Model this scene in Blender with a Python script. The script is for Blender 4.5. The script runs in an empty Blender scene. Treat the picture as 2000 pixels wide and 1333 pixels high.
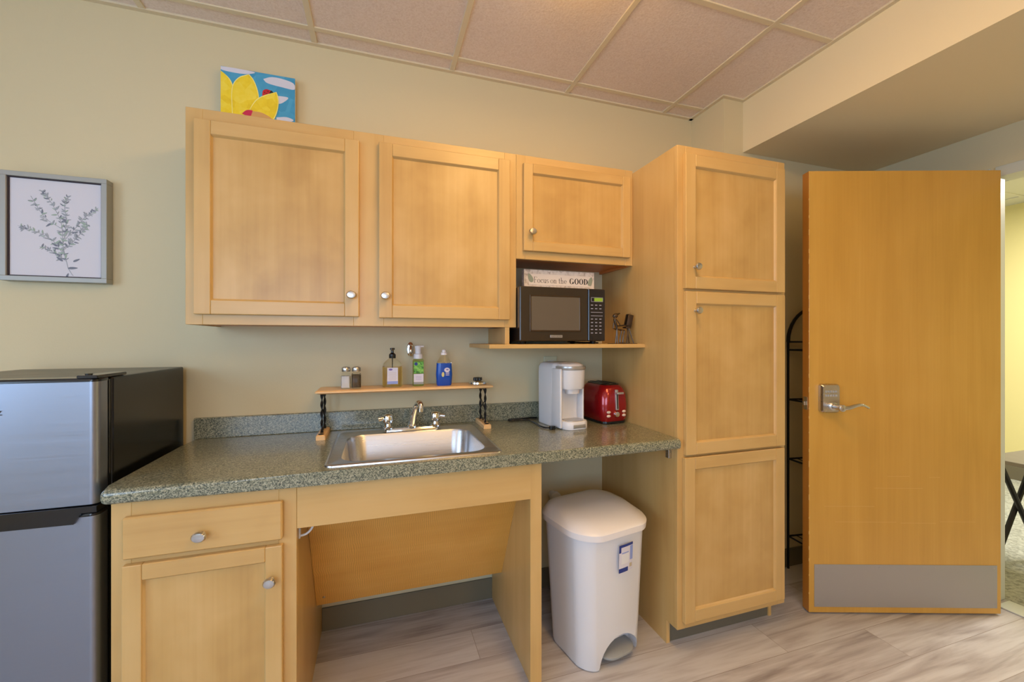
import bpy, bmesh, math, random
from mathutils import Matrix, Vector
R = math.radians
random.seed(7)
sc = bpy.context.scene
COL = sc.collection

# ------------------------------------------------------------------ camera
cam_d = bpy.data.cameras.new('camera'); cam = bpy.data.objects.new('camera', cam_d); COL.objects.link(cam)
cam_d.sensor_width = 36; cam_d.lens = 36 * 809.731 / 2000
cam_d.shift_x = -0.3 / 2000; cam_d.shift_y = -(666.5 - 663.56) / 2000
cam_d.clip_start = 0.05
cam.location = (0, -1.9794, 1.273); cam.rotation_euler = (R(90), 0, -0.3122)
sc.camera = cam
# ------------------------------------------------------------------ exposure, world, lights
sc.view_settings.view_transform = 'Standard'; sc.view_settings.look = 'None'
sc.view_settings.gamma = 1; sc.view_settings.use_curve_mapping = False
sc.view_settings.exposure = 0.0
w = bpy.data.worlds.new('daylight'); sc.world = w; w.use_nodes = True
w.node_tree.nodes['Background'].inputs[0].default_value = (0.62, 0.80, 1.0, 1)
w.node_tree.nodes['Background'].inputs[1].default_value = 1.0
def area(name, loc, rot, sx, sy, power, col):
    l = bpy.data.lights.new(name, 'AREA'); l.shape = 'RECTANGLE'; l.size = sx; l.size_y = sy
    l.energy = power; l.color = col
    o = bpy.data.objects.new(name, l); COL.objects.link(o); o.location = loc; o.rotation_euler = rot
    return o
WARM = (1.0, 0.76, 0.46)
COOL = (0.50, 0.71, 1.0)
area('window_light', (-2.45, -2.3, 1.45), (0, R(-70), 0), 1.2, 1.85, 40, COOL)
area('window_light', (-0.9, -4.36, 1.45), (R(72), 0, 0), 1.85, 1.2, 50, COOL)
area('hall_light', (4.5, -1.0, 2.46), (0, 0, 0), 1.1, 0.56, 95, (1.0, 0.95, 0.84))

# ------------------------------------------------------------------ materials
def lin(c):
    return tuple(((x/255)/12.92 if x/255 <= .04045 else ((x/255+.055)/1.055)**2.4) for x in c) + (1,)
def mat(name, col, rough=.5, metal=0, coat=0, **k):
    m = bpy.data.materials.new(name); m.use_nodes = True
    b = m.node_tree.nodes['Principled BSDF']
    b.inputs['Base Color'].default_value = lin(col); b.inputs['Roughness'].default_value = rough
    b.inputs['Metallic'].default_value = metal; b.inputs['Coat Weight'].default_value = coat
    for kk, v in k.items(): b.inputs[kk.replace('_', ' ')].default_value = v
    # faint procedural variation so nothing is perfectly flat
    nt = m.node_tree; n = nt.nodes.new('ShaderNodeTexNoise'); n.inputs['Scale'].default_value = 14
    n.inputs['Detail'].default_value = 3
    mr = nt.nodes.new('ShaderNodeMapRange'); mr.inputs['To Min'].default_value = max(0, rough-.04); mr.inputs['To Max'].default_value = min(1, rough+.04)
    tc = nt.nodes.new('ShaderNodeTexCoord'); nt.links.new(tc.outputs['Object'], n.inputs['Vector'])
    nt.links.new(n.outputs['Fac'], mr.inputs['Value']); nt.links.new(mr.outputs[0], b.inputs['Roughness'])
    return m
def ramp(nt, stops):
    r = nt.nodes.new('ShaderNodeValToRGB'); e = r.color_ramp.elements
    while len(e) < len(stops): e.new(.5)
    for el, (p, c) in zip(e, stops): el.position = p; el.color = lin(c)
    return r
def wood(name, tones, axis='z', scale=1.0, rough=.38, coat=.15, seed=0, contrast=1.0, fine=60, blot=3.0):
    m = bpy.data.materials.new(name); m.use_nodes = True; nt = m.node_tree; L = nt.links
    b = nt.nodes['Principled BSDF']; b.inputs['Roughness'].default_value = rough; b.inputs['Coat Weight'].default_value = coat
    b.inputs['Coat Roughness'].default_value = .25
    tc = nt.nodes.new('ShaderNodeTexCoord'); oi = nt.nodes.new('ShaderNodeObjectInfo')
    add = nt.nodes.new('ShaderNodeVectorMath'); add.operation = 'ADD'; L.new(tc.outputs['Object'], add.inputs[0])
    cmb = nt.nodes.new('ShaderNodeMath'); cmb.operation = 'MULTIPLY'; cmb.inputs[1].default_value = 37.0
    L.new(oi.outputs['Random'], cmb.inputs[0]); L.new(cmb.outputs[0], add.inputs[1])
    def ns(sc3, detail, dist):
        mp = nt.nodes.new('ShaderNodeMapping'); mp.inputs['Scale'].default_value = sc3; mp.inputs['Location'].default_value = (seed, seed*.7, 0)
        L.new(add.outputs[0], mp.inputs['Vector'])
        n = nt.nodes.new('ShaderNodeTexNoise'); n.inputs['Scale'].default_value = 1; n.inputs['Detail'].default_value = detail
        n.inputs['Distortion'].default_value = dist; L.new(mp.outputs[0], n.inputs['Vector']); return n
    def v(a, s): return {'z': (a, a, s), 'x': (s, a, a), 'y': (a, s, a)}[axis]
    n1 = ns(v(12*scale, 1.3*scale), 5, .5); n2 = ns(v(fine*scale, 2*scale), 3, .1); n3 = ns((blot, blot, blot), 3, .3)
    r1 = ramp(nt, [(.25, tones[0]), (.5, tones[1]), (.78, tones[2])]); 
    mx = nt.nodes.new('ShaderNodeMix'); mx.data_type = 'FLOAT'; mx.inputs[0].default_value = .3
    L.new(n1.outputs['Fac'], mx.inputs[2]); L.new(n2.outputs['Fac'], mx.inputs[3])
    mx2 = nt.nodes.new('ShaderNodeMix'); mx2.data_type = 'FLOAT'; mx2.inputs[0].default_value = .45
    L.new(mx.outputs[0], mx2.inputs[2]); L.new(n3.outputs['Fac'], mx2.inputs[3])
    L.new(mx2.outputs[0], r1.inputs[0]); L.new(r1.outputs[0], b.inputs['Base Color'])
    bp = nt.nodes.new('ShaderNodeBump'); bp.inputs['Strength'].default_value = .04; L.new(n2.outputs['Fac'], bp.inputs['Height']); L.new(bp.outputs[0], b.inputs['Normal'])
    return m
def ripple(m, sc_=46, amt=.10):
    nt = m.node_tree; L = nt.links; b = nt.nodes['Principled BSDF']; src = b.inputs['Base Color'].links[0].from_socket
    tc = nt.nodes.new('ShaderNodeTexCoord'); wv = nt.nodes.new('ShaderNodeTexWave'); wv.bands_direction = 'X'; wv.inputs['Scale'].default_value = sc_
    wv.inputs['Distortion'].default_value = 14; wv.inputs['Detail'].default_value = 2; wv.inputs['Detail Scale'].default_value = .25; L.new(tc.outputs['Object'], wv.inputs['Vector'])
    mx = nt.nodes.new('ShaderNodeMix'); mx.data_type = 'RGBA'; mx.blend_type = 'MULTIPLY'; mx.inputs[0].default_value = amt*2
    L.new(src, mx.inputs[6]); L.new(wv.outputs['Color'], mx.inputs[7]); L.new(mx.outputs[2], b.inputs['Base Color'])
def plaster(name, col, bump=.05, sc_=180, rough=.75):
    m = bpy.data.materials.new(name); m.use_nodes = True; nt = m.node_tree; L = nt.links
    b = nt.nodes['Principled BSDF']; b.inputs['Base Color'].default_value = lin(col); b.inputs['Roughness'].default_value = rough
    tc = nt.nodes.new('ShaderNodeTexCoord'); n = nt.nodes.new('ShaderNodeTexNoise'); n.inputs['Scale'].default_value = sc_; n.inputs['Detail'].default_value = 4
    L.new(tc.outputs['Object'], n.inputs['Vector']); bp = nt.nodes.new('ShaderNodeBump'); bp.inputs['Strength'].default_value = bump; bp.inputs['Distance'].default_value = .01
    L.new(n.outputs['Fac'], bp.inputs['Height']); L.new(bp.outputs[0], b.inputs['Normal'])
    return m
def speckle(name, stops, scale, rough=.5, bump=0, coat=0, detail=2):
    m = bpy.data.materials.new(name); m.use_nodes = True; nt = m.node_tree; L = nt.links
    b = nt.nodes['Principled BSDF']; b.inputs['Roughness'].default_value = rough; b.inputs['Coat Weight'].default_value = coat; b.inputs['Coat Roughness'].default_value = .12
    tc = nt.nodes.new('ShaderNodeTexCoord')
    n = nt.nodes.new('ShaderNodeTexNoise'); n.inputs['Scale'].default_value = scale; n.inputs['Detail'].default_value = detail; n.inputs['Roughness'].default_value = .7
    n2 = nt.nodes.new('ShaderNodeTexVoronoi'); n2.inputs['Scale'].default_value = scale*1.3
    L.new(tc.outputs['Object'], n.inputs['Vector']); L.new(tc.outputs['Object'], n2.inputs['Vector'])
    sep = nt.nodes.new('ShaderNodeSeparateColor'); L.new(n2.outputs['Color'], sep.inputs[0])
    mx = nt.nodes.new('ShaderNodeMix'); mx.data_type = 'FLOAT'; mx.inputs[0].default_value = .35
    L.new(n.outputs['Fac'], mx.inputs[2]); L.new(sep.outputs[0], mx.inputs[3])
    r = ramp(nt, stops); L.new(mx.outputs[0], r.inputs[0]); L.new(r.outputs[0], b.inputs['Base Color'])
    if bump:
        bp = nt.nodes.new('ShaderNodeBump'); bp.inputs['Strength'].default_value = bump; bp.inputs['Distance'].default_value = .004
        L.new(n.outputs['Fac'], bp.inputs['Height']); L.new(bp.outputs[0], b.inputs['Normal'])
    return m
def planks(name):
    m = bpy.data.materials.new(name); m.use_nodes = True; nt = m.node_tree; L = nt.links
    b = nt.nodes['Principled BSDF']; b.inputs['Roughness'].default_value = .42
    tc = nt.nodes.new('ShaderNodeTexCoord'); mp = nt.nodes.new('ShaderNodeMapping'); mp.inputs['Location'].default_value = (.37, .02, 0)
    L.new(tc.outputs['Object'], mp.inputs['Vector'])
    br = nt.nodes.new('ShaderNodeTexBrick'); br.inputs['Scale'].default_value = 1; br.inputs['Brick Width'].default_value = 1.2; br.inputs['Row Height'].default_value = .175
    br.inputs['Mortar Size'].default_value = .0009; br.inputs['Mortar Smooth'].default_value = .1; br.inputs['Bias'].default_value = 0
    br.inputs['Color1'].default_value = (0, 0, 0, 1); br.inputs['Color2'].default_value = (1, 1, 1, 1); br.inputs['Mortar'].default_value = (.5, .5, .5, 1)
    br.offset = .37; L.new(mp.outputs[0], br.inputs['Vector'])
    # grain offset by plank
    vm = nt.nodes.new('ShaderNodeVectorMath'); vm.operation = 'MULTIPLY_ADD'; vm.inputs[1].default_value = (9, 9, 9)
    L.new(br.outputs['Color'], vm.inputs[0]); L.new(mp.outputs[0], vm.inputs[2])
    def ns(s, d, dist):
        q = nt.nodes.new('ShaderNodeMapping'); q.inputs['Scale'].default_value = s; L.new(vm.outputs[0], q.inputs['Vector'])
        n = nt.nodes.new('ShaderNodeTexNoise'); n.inputs['Scale'].default_value = 1; n.inputs['Detail'].default_value = d; n.inputs['Distortion'].default_value = dist
        L.new(q.outputs[0], n.inputs['Vector']); return n
    g1 = ns((2.2, 18, 1), 6, .8); g2 = ns((5, 90, 1), 4, .2)
    mx = nt.nodes.new('ShaderNodeMix'); mx.data_type = 'FLOAT'; mx.inputs[0].default_value = .3; L.new(g1.outputs['Fac'], mx.inputs[2]); L.new(g2.outputs['Fac'], mx.inputs[3])
    mx2 = nt.nodes.new('ShaderNodeMix'); mx2.data_type = 'FLOAT'; mx2.inputs[0].default_value = .16; L.new(mx.outputs[0], mx2.inputs[2])
    sp = nt.nodes.new('ShaderNodeSeparateColor'); L.new(br.outputs['Color'], sp.inputs[0]); L.new(sp.outputs[0], mx2.inputs[3])
    r = ramp(nt, [(.26, (126, 116, 114)), (.42, (170, 163, 163)), (.55, (192, 188, 189)), (.8, (208, 206, 208))]); L.new(mx2.outputs[0], r.inputs[0])
    dk = nt.nodes.new('ShaderNodeMix'); dk.data_type = 'RGBA'; dk.inputs[7].default_value = lin((134, 122, 112)); L.new(br.outputs['Fac'], dk.inputs[0]); L.new(r.outputs[0], dk.inputs[6])
    L.new(dk.outputs[2], b.inputs['Base Color'])
    bp = nt.nodes.new('ShaderNodeBump'); bp.inputs['Strength'].default_value = .12; bp.inputs['Distance'].default_value = .003
    L.new(g2.outputs['Fac'], bp.inputs['Height']); L.new(bp.outputs[0], b.inputs['Normal'])
    return m
def brushed(name, col, axis='x', rough=.3):
    m = bpy.data.materials.new(name); m.use_nodes = True; nt = m.node_tree; L = nt.links
    b = nt.nodes['Principled BSDF']; b.inputs['Metallic'].default_value = 1; b.inputs['Base Color'].default_value = lin(col)
    tc = nt.nodes.new('ShaderNodeTexCoord'); mp = nt.nodes.new('ShaderNodeMapping')
    mp.inputs['Scale'].default_value = {'x': (3, 400, 400), 'z': (400, 400, 3)}[axis]; L.new(tc.outputs['Object'], mp.inputs['Vector'])
    n = nt.nodes.new('ShaderNodeTexNoise'); n.inputs['Scale'].default_value = 1; n.inputs['Detail'].default_value = 2; L.new(mp.outputs[0], n.inputs['Vector'])
    mr = nt.nodes.new('ShaderNodeMapRange'); mr.inputs['To Min'].default_value = rough-.05; mr.inputs['To Max'].default_value = rough+.08
    L.new(n.outputs['Fac'], mr.inputs['Value']); L.new(mr.outputs[0], b.inputs['Roughness'])
    bp = nt.nodes.new('ShaderNodeBump'); bp.inputs['Strength'].default_value = .02; L.new(n.outputs['Fac'], bp.inputs['Height']); L.new(bp.outputs[0], b.inputs['Normal'])
    return m
def glass(name, col, rough=.03, ior=1.45):
    m = bpy.data.materials.new(name); m.use_nodes = True; b = m.node_tree.nodes['Principled BSDF']
    b.inputs['Base Color'].default_value = lin(col); b.inputs['Roughness'].default_value = rough; b.inputs['Transmission Weight'].default_value = 1; b.inputs['IOR'].default_value = ior
    return m
def emis(name, col, s):
    m = bpy.data.materials.new(name); m.use_nodes = True; b = m.node_tree.nodes['Principled BSDF']
    b.inputs['Base Color'].default_value = lin(col); b.inputs['Emission Color'].default_value = lin(col); b.inputs['Emission Strength'].default_value = s
    return m
MT = [(180, 141, 82), (200, 163, 102), (212, 179, 122)]
M = dict(
    yel2=mat('painted_pale_yellow', (250, 240, 150), .7),
    wall=plaster('wall_paint', (212, 200, 164)), wall2=plaster('wall_paint_lit', (230, 216, 180)),  # second tone: wall paint lightened, light caught by the soffit put into its colour
    tile=speckle('ceiling_tile', [(.2, (220, 202, 188)), (.5, (230, 214, 202)), (.8, (236, 222, 212))], 120, rough=.9, bump=.35, detail=4),
    grid=mat('grid_metal', (220, 206, 176), .5), floor=planks('vinyl_plank'),
    base=mat('cove_base', (112, 104, 84), .6),
    wz=wood('maple_vertical', MT, 'z'), wx=wood('maple_horizontal', MT, 'x', seed=3), wy=wood('maple_depth', MT, 'y', seed=5),
    wpz=wood('maple_panel', [(166, 126, 68), (194, 156, 93), (214, 178, 120)], 'z', scale=.7, seed=8, fine=90, blot=6),
    shelf=wood('pine_shelf', [(222, 172, 110), (236, 192, 134), (244, 206, 152)], 'x', seed=2),
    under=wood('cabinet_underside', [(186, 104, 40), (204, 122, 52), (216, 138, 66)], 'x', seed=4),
    slant=wood('figured_panel', [(212, 152, 66), (224, 166, 78), (234, 180, 94)], 'x', scale=1.6, seed=9, fine=70, blot=5),
    oak=wood('door_veneer', [(184, 136, 54), (200, 152, 66), (214, 168, 82)], 'z', scale=1.0, seed=6, fine=130, rough=.33, coat=.3, blot=1.5),
    oakedge=wood('door_edge', [(166, 102, 28), (186, 120, 40), (200, 136, 56)], 'z', seed=1),
    counter=speckle('granite_laminate', [(.25, (40, 48, 44)), (.38, (80, 86, 72)), (.51, (126, 128, 106)), (.72, (176, 173, 148))], 270, rough=.3, coat=.6, detail=4),
    steel=brushed('stainless', (205, 205, 208), 'x', .28), steelv=brushed('fridge_stainless', (150, 156, 170), 'x', .36),
    kick=mat('kick_plate_steel', (168, 164, 162), .45, .45), nickel=mat('brushed_nickel', (200, 198, 196), .28, 1), chrome=mat('chrome', (228, 228, 228), .08, 1),
    black=mat('black_plastic', (16, 16, 18), .25, coat=.3), blackm=mat('black_metal', (18, 16, 15), .5, .3), fblack=mat('fridge_black', (14, 13, 12), .22),
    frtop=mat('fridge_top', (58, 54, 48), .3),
    mwave=mat('microwave_black', (46, 38, 31), .25, coat=.3), mpanel=mat('control_panel', (20, 18, 28), .2, coat=.4), mglass=mat('microwave_window', (92, 84, 74), .3, coat=.5),
    darkgap=mat('dark_gap', (10, 9, 8), .6), white=mat('white_plastic', (222, 222, 226), .35), whitelid=mat('white_lid', (236, 230, 228), .32), grey=mat('grey_plastic', (150, 152, 152), .4),
    silver=mat('silver_plastic', (190, 190, 192), .3, .7), lcd=emis('lcd_green', (120, 150, 40), .35), legend=mat('panel_print', (150, 150, 165), .5),
    red=mat('metallic_red', (150, 10, 22), .2, .35, .6), cream=mat('cream_button', (225, 205, 190), .4),
    frame=mat('silver_grey_frame', (164, 164, 158), .45, .2), fdark=mat('frame_inner', (48, 36, 44), .6), paper=mat('print_paper', (214, 212, 220), .7),
    leaf=mat('drawn_leaf', (160, 165, 172), .8), leaf2=mat('drawn_leaf_green', (156, 174, 162), .8), leaf3=mat('drawn_leaf_dark', (122, 127, 140), .8),
    sky=speckle('painted_sky', [(.2, (52, 140, 185)), (.5, (70, 158, 200)), (.8, (88, 172, 210))], 12, rough=.7), yel=speckle('painted_yellow', [(.2, (232, 196, 20)), (.5, (244, 214, 40)), (.8, (250, 226, 80))], 25, rough=.7),
    cloud=mat('painted_cloud', (214, 214, 228), .8), pred=mat('painted_red', (196, 32, 40), .7), pblack=mat('painted_black', (18, 14, 16), .7), pink=mat('painted_pink', (205, 40, 80), .7), tan=mat('painted_tan', (214, 162, 96), .7), canvas=mat('canvas_edge', (206, 204, 198), .8),
    sign=speckle('sign_whitewash', [(.3, (184, 168, 156)), (.5, (218, 206, 196)), (.8, (232, 222, 212))], 70, rough=.7, detail=4), signf=mat('sign_face', (232, 220, 210), .7), ink=mat('sign_ink', (52, 46, 46), .7), leafs=mat('sign_leaf', (150, 158, 140), .7),
    bronze=mat('bronze_wire', (92, 78, 66), .3, .9), glass=glass('clear_glass', (248, 250, 246), .02, 1.18), soap=glass('amber_soap', (252, 228, 160), .05, 1.2), lotion=glass('green_lotion', (205, 236, 176), .2, 1.2),
    blue=mat('blue_soap', (0, 74, 176), .25, coat=.15), salt=mat('salt', (226, 224, 226), .9), pepper=speckle('pepper', [(.3, (60, 48, 34)), (.5, (98, 80, 58)), (.8, (128, 108, 80))], 500, rough=.9),
    label=mat('label_white', (214, 210, 222), .5), lblue=mat('label_blue', (140, 156, 214), .5), ltan=mat('label_tan', (196, 180, 150), .5), lgreen=speckle('label_leaves', [(.3, (40, 96, 34)), (.5, (96, 168, 60)), (.75, (150, 206, 96))], 70, rough=.5), navy=mat('label_navy', (30, 52, 130), .5), lpurp=mat('label_purple', (116, 96, 168), .5), lyel=mat('label_yellow', (214, 206, 130), .5),
    scuff=mat('scuff_pale', (216, 172, 104), .6), pad=mat('pale_plate', (206, 206, 176), .4), jamb=mat('door_frame_paint', (196, 200, 190), .4), hallw=plaster('hall_paint', (234, 222, 158)), carpet=speckle('hall_carpet', [(.3, (132, 134, 126)), (.5, (162, 164, 156)), (.8, (184, 186, 178))], 60, rough=.95, bump=.6),
    hallc=mat('hall_ceiling', (206, 206, 196), .9), tabletop=mat('table_grey_wood', (112, 104, 92), .5), diff=emis('diffuser', (255, 205, 128), 15.5), diff2=emis('diffuser_dim', (255, 205, 128), 4.5), toe=mat('toe_kick_vinyl', (104, 100, 88), .55),
)

ripple(M['slant'])
# ------------------------------------------------------------------ helpers
MATS = {}
def thing(name, label, cat, loc=(0, 0, 0), rz=0, group=None, kind=None):
    o = bpy.data.objects.new(name, None); COL.objects.link(o); o.empty_display_size = .05
    o.location = loc; o.rotation_euler = (0, 0, rz)
    if kind: o['kind'] = kind
    else: o['label'] = label; o['category'] = cat
    if group: o['group'] = group
    MATS[o.name] = Matrix.Translation(loc) @ Matrix.Rotation(rz, 4, 'Z')
    return o
def rootmat(o):
    while o.parent: o = o.parent
    return MATS.get(o.name, Matrix())
def obj(name, bm, ms, parent=None, local=False, smooth=False, label=None):
    if parent is not None and not local: bm.transform(rootmat(parent).inverted())
    me = bpy.data.meshes.new(name)
    bmesh.ops.recalc_face_normals(bm, faces=bm.faces)
    bm.to_mesh(me); bm.free()
    for m in (ms if isinstance(ms, (list, tuple)) else [ms]): me.materials.append(m)
    if smooth:
        for p in me.polygons: p.use_smooth = True
        me.set_sharp_from_angle(angle=R(38))
    o = bpy.data.objects.new(name, me); COL.objects.link(o)
    if parent is not None: o.parent = parent
    if label: o['label'] = label
    return o
def struct(name, bm, m, parent=None):
    o = obj(name, bm, m, parent)
    if parent is None: o['kind'] = 'structure'
    return o
def BM(): return bmesh.new()
def merge(bm, tmp, mi=0, mtx=None):
    if mtx is not None: tmp.transform(mtx)
    for f in tmp.faces: f.material_index = mi
    me = bpy.data.meshes.new('t'); tmp.to_mesh(me); tmp.free(); bm.from_mesh(me); bpy.data.meshes.remove(me)
def box(bm, x0, x1, y0, y1, z0, z1, bev=0, mi=0, seg=2, mtx=None):
    t = bmesh.new(); bmesh.ops.create_cube(t, size=1)
    for v in t.verts: v.co = Vector(((x0+x1)/2 + v.co.x*(x1-x0), (y0+y1)/2 + v.co.y*(y1-y0), (z0+z1)/2 + v.co.z*(z1-z0)))
    if bev: bmesh.ops.bevel(t, geom=t.edges[:], offset=bev, segments=seg, affect='EDGES', profile=.5)
    merge(bm, t, mi, mtx)
def lathe(bm, prof, mtx=None, seg=28, mi=0, sx=1, sy=1):
    t = bmesh.new(); rings = []
    for r, z in prof:
        if r < 1e-6: rings.append([t.verts.new((0, 0, z))])
        else: rings.append([t.verts.new((r*sx*math.cos(2*math.pi*i/seg), r*sy*math.sin(2*math.pi*i/seg), z)) for i in range(seg)])
    for a, b in zip(rings, rings[1:]):
        for i in range(seg):
            j = (i+1) % seg
            if len(a) == 1 and len(b) == 1: continue
            if len(a) == 1: t.faces.new((a[0], b[i], b[j]))
            elif len(b) == 1: t.faces.new((a[i], a[j], b[0]))
            else: t.faces.new((a[i], a[j], b[j], b[i]))
    bmesh.ops.recalc_face_normals(t, faces=t.faces)
    merge(bm, t, mi, mtx)
def rr(hx, hy, r, n=6):
    r = min(r, hx, hy); P = []
    for cx, cy, a0 in ((hx-r, hy-r, 0), (-hx+r, hy-r, 90), (-hx+r, -hy+r, 180), (hx-r, -hy+r, 270)):
        for i in range(n+1):
            a = R(a0 + 90*i/n); P.append((cx + r*math.cos(a), cy + r*math.sin(a)))
    return P
def loft(bm, secs, mi=0, mtx=None, cap0=True, cap1=True):
    """secs: list of (outline2d, z, cx, cy)"""
    t = bmesh.new(); rings = []
    for s in secs:
        out, z = s[0], s[1]; cx = s[2] if len(s) > 2 else 0; cy = s[3] if len(s) > 3 else 0
        rings.append([t.verts.new((x+cx, y+cy, z)) for x, y in out])
    n = len(rings[0])
    for a, b in zip(rings, rings[1:]):
        for i in range(n): t.faces.new((a[i], a[(i+1) % n], b[(i+1) % n], b[i]))
    if cap0: t.faces.new(rings[0][::-1])
    if cap1: t.faces.new(rings[-1])
    bmesh.ops.recalc_face_normals(t, faces=t.faces)
    merge(bm, t, mi, mtx)
def tube(bm, pts, r, seg=8, mi=0, mtx=None, closed=False):
    t = bmesh.new(); pts = [Vector(p) for p in pts]; n = len(pts); rings = []
    rs = r if isinstance(r, (list, tuple)) else [r]*n
    up = None
    for i, p in enumerate(pts):
        if closed: d = pts[(i+1) % n] - pts[i-1]
        else: d = (pts[min(i+1, n-1)] - pts[max(i-1, 0)])
        d.normalize()
        if up is None:
            up = Vector((0, 0, 1)) if abs(d.z) < .9 else Vector((1, 0, 0))
        a = d.cross(up)
        if a.length < 1e-4: a = d.cross(Vector((0, 1, 0)))
        a.normalize(); b = a.cross(d).normalized(); up = b
        rings.append([t.verts.new(p + rs[i]*(a*math.cos(2*math.pi*k/seg) + b*math.sin(2*math.pi*k/seg))) for k in range(seg)])
    prs = list(zip(rings, rings[1:])) + ([(rings[-1], rings[0])] if closed else [])
    for a, b in prs:
        for k in range(seg): t.faces.new((a[k], a[(k+1) % seg], b[(k+1) % seg], b[k]))
    if not closed: t.faces.new(rings[0][::-1]); t.faces.new(rings[-1])
    bmesh.ops.recalc_face_normals(t, faces=t.faces)
    merge(bm, t, mi, mtx)
def prism(bm, poly, y0, y1, mi=0, mtx=None):
    """polygon in XZ extruded along Y"""
    t = bmesh.new(); a = [t.verts.new((x, y0, z)) for x, z in poly]; b = [t.verts.new((x, y1, z)) for x, z in poly]; n = len(poly)
    t.faces.new(a); t.faces.new(b[::-1])
    for i in range(n): t.faces.new((a[i], b[i], b[(i+1) % n], a[(i+1) % n]))
    bmesh.ops.recalc_face_normals(t, faces=t.faces)
    merge(bm, t, mi, mtx)
def spline(pts, n=8):
    P = [Vector(p) for p in pts]; P = [P[0]*2-P[1]] + P + [P[-1]*2-P[-2]]; o = []
    for i in range(1, len(P)-2):
        for k in range(n):
            t = k/n; a, b, c, d = P[i-1:i+3]
            o.append(.5*((2*b) + (c-a)*t + (2*a-5*b+4*c-d)*t*t + (3*b-a-3*c+d)*t**3))
    o.append(P[-2]); return o

CZ = 2.5564      # ceiling height
XC, XS, XR, YJ, ZS = 1.736, 1.867, 2.81, -.2376, 2.2796
LX, FY = -2.4, -4.3
# ------------------------------------------------------------------ room shell
b = BM(); box(b, LX-.1, XR+.10, FY-.1, .1, -.05, 0); struct('floor', b, M['floor'])
b = BM(); box(b, LX-.1, XC, 0, .1, 0, CZ+.05); struct('wall_back', b, M['wall'])
b = BM(); box(b, XC, XR+.10, YJ, .1, 0, CZ+.05); struct('wall_back_right', b, M['wall'])
b = BM(); box(b, XS, XR, FY, YJ, ZS, CZ+.05); struct('wall_soffit', b, M['wall2'])
DY0, DY1, DZ = -.785, -1.78, 2.065   # doorway
b = BM(); box(b, XR, XR+.10, DY0, .1, 0, CZ+.05); box(b, XR, XR+.10, DY1, DY0, DZ, CZ+.05); box(b, XR, XR+.10, FY, DY1, 0, CZ+.05)
struct('wall_right', b, M['wall'])
# left wall with window opening
WY0, WY1, WZ0, WZ1 = -3.25, -1.35, .85, 2.1
b = BM(); box(b, LX-.1, LX, FY, WY0, 0, CZ+.05); box(b, LX-.1, LX, WY1, .1, 0, CZ+.05); box(b, LX-.1, LX, WY0, WY1, 0, WZ0); box(b, LX-.1, LX, WY0, WY1, WZ1, CZ+.05)
struct('wall_left', b, M['wall'])
WX0, WX1 = -1.85, .05
b = BM(); box(b, LX-.1, WX0, FY-.1, FY, 0, CZ+.05); box(b, WX1, XR+.10, FY-.1, FY, 0, CZ+.05); box(b, WX0, WX1, FY-.1, FY, 0, WZ0); box(b, WX0, WX1, FY-.1, FY, WZ1, CZ+.05)
struct('wall_front', b, M['wall'])
for i, (a, c) in enumerate((((LX-.09, LX-.01), (WY0, WY1)), ((WX0, WX1), (FY-.09, FY-.01)))):
    b = BM(); (x0, x1), (y0, y1) = a, c
    box(b, x0, x1, y0, y1, WZ0, WZ0+.04); box(b, x0, x1, y0, y1, WZ1-.04, WZ1)
    if i == 0:
        for yy in (y0, (y0+y1)/2-.02, y1-.04): box(b, x0, x1, yy, yy+.04, WZ0+.04, WZ1-.04)
    else:
        for xx in (x0, (x0+x1)/2-.02, x1-.04): box(b, xx, xx+.04, y0, y1, WZ0+.04, WZ1-.04)
    struct('window_%d' % (i+1), b, M['jamb'])
# ceiling
b = BM(); box(b, LX-.1, XR+.10, FY-.1, .1, CZ, CZ+.06); ceil = struct('ceiling', b, M['tile'])
GX = [.333+.6*k for k in range(-5, 3)] ; GX = [-2.1, -1.47, -.868, -.262, .333, .93, 1.53]
GY = [-.105-.6*k for k in range(0, 7)]
b = BM()
for x in GX: box(b, x-.012, x+.012, FY, 0, CZ-.006, CZ+.001, .0015, seg=1)
for y in GY: box(b, LX, XS, y-.012, y+.012, CZ-.0055, CZ+.001, .0015, seg=1)
box(b, LX, XC, -.02, 0, CZ-.008, CZ+.001); box(b, XC-.02, XC, YJ-.02, 0, CZ-.008, CZ+.001); box(b, XC, XS, YJ-.02, YJ, CZ-.008, CZ+.001); box(b, XS-.02, XS, FY, YJ-.02, CZ-.008, CZ+.001)
struct('trim_1', b, M['grid'])
# baseboards
b = BM(); box(b, LX, -.70, -.008, 0, 0, .1, .002); box(b, -.234, .532, -.008, 0, 0, .1, .002); box(b, .565, 1.148, -.008, 0, 0, .1, .002); struct('baseboard_back', b, M['base'])
b = BM(); box(b, XC, XR, YJ-.008, YJ, 0, .1, .002); struct('baseboard_back_right', b, M['base'])
b = BM(); box(b, XR-.008, XR, DY0+.055, YJ-.01, 0, .1, .002); struct('baseboard_right', b, M['base'])
# door frame
b = BM()
box(b, XR-.012, XR+.112, DY0-.004, DY0+.03, 0, DZ+.03, .003); box(b, XR-.012, XR+.112, DY1-.03, DY1+.02, 0, DZ+.03, .003)
box(b, XR-.012, XR+.112, DY1+.02, DY0-.02, DZ-.02, DZ+.03, .003)
struct('trim_2', b, M['jamb'])
b = BM(); box(b, XR-.005, XR+.105, DY1+.02, DY0-.02, 0, .006, .002); struct('trim_3', b, M['jamb'])
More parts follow.
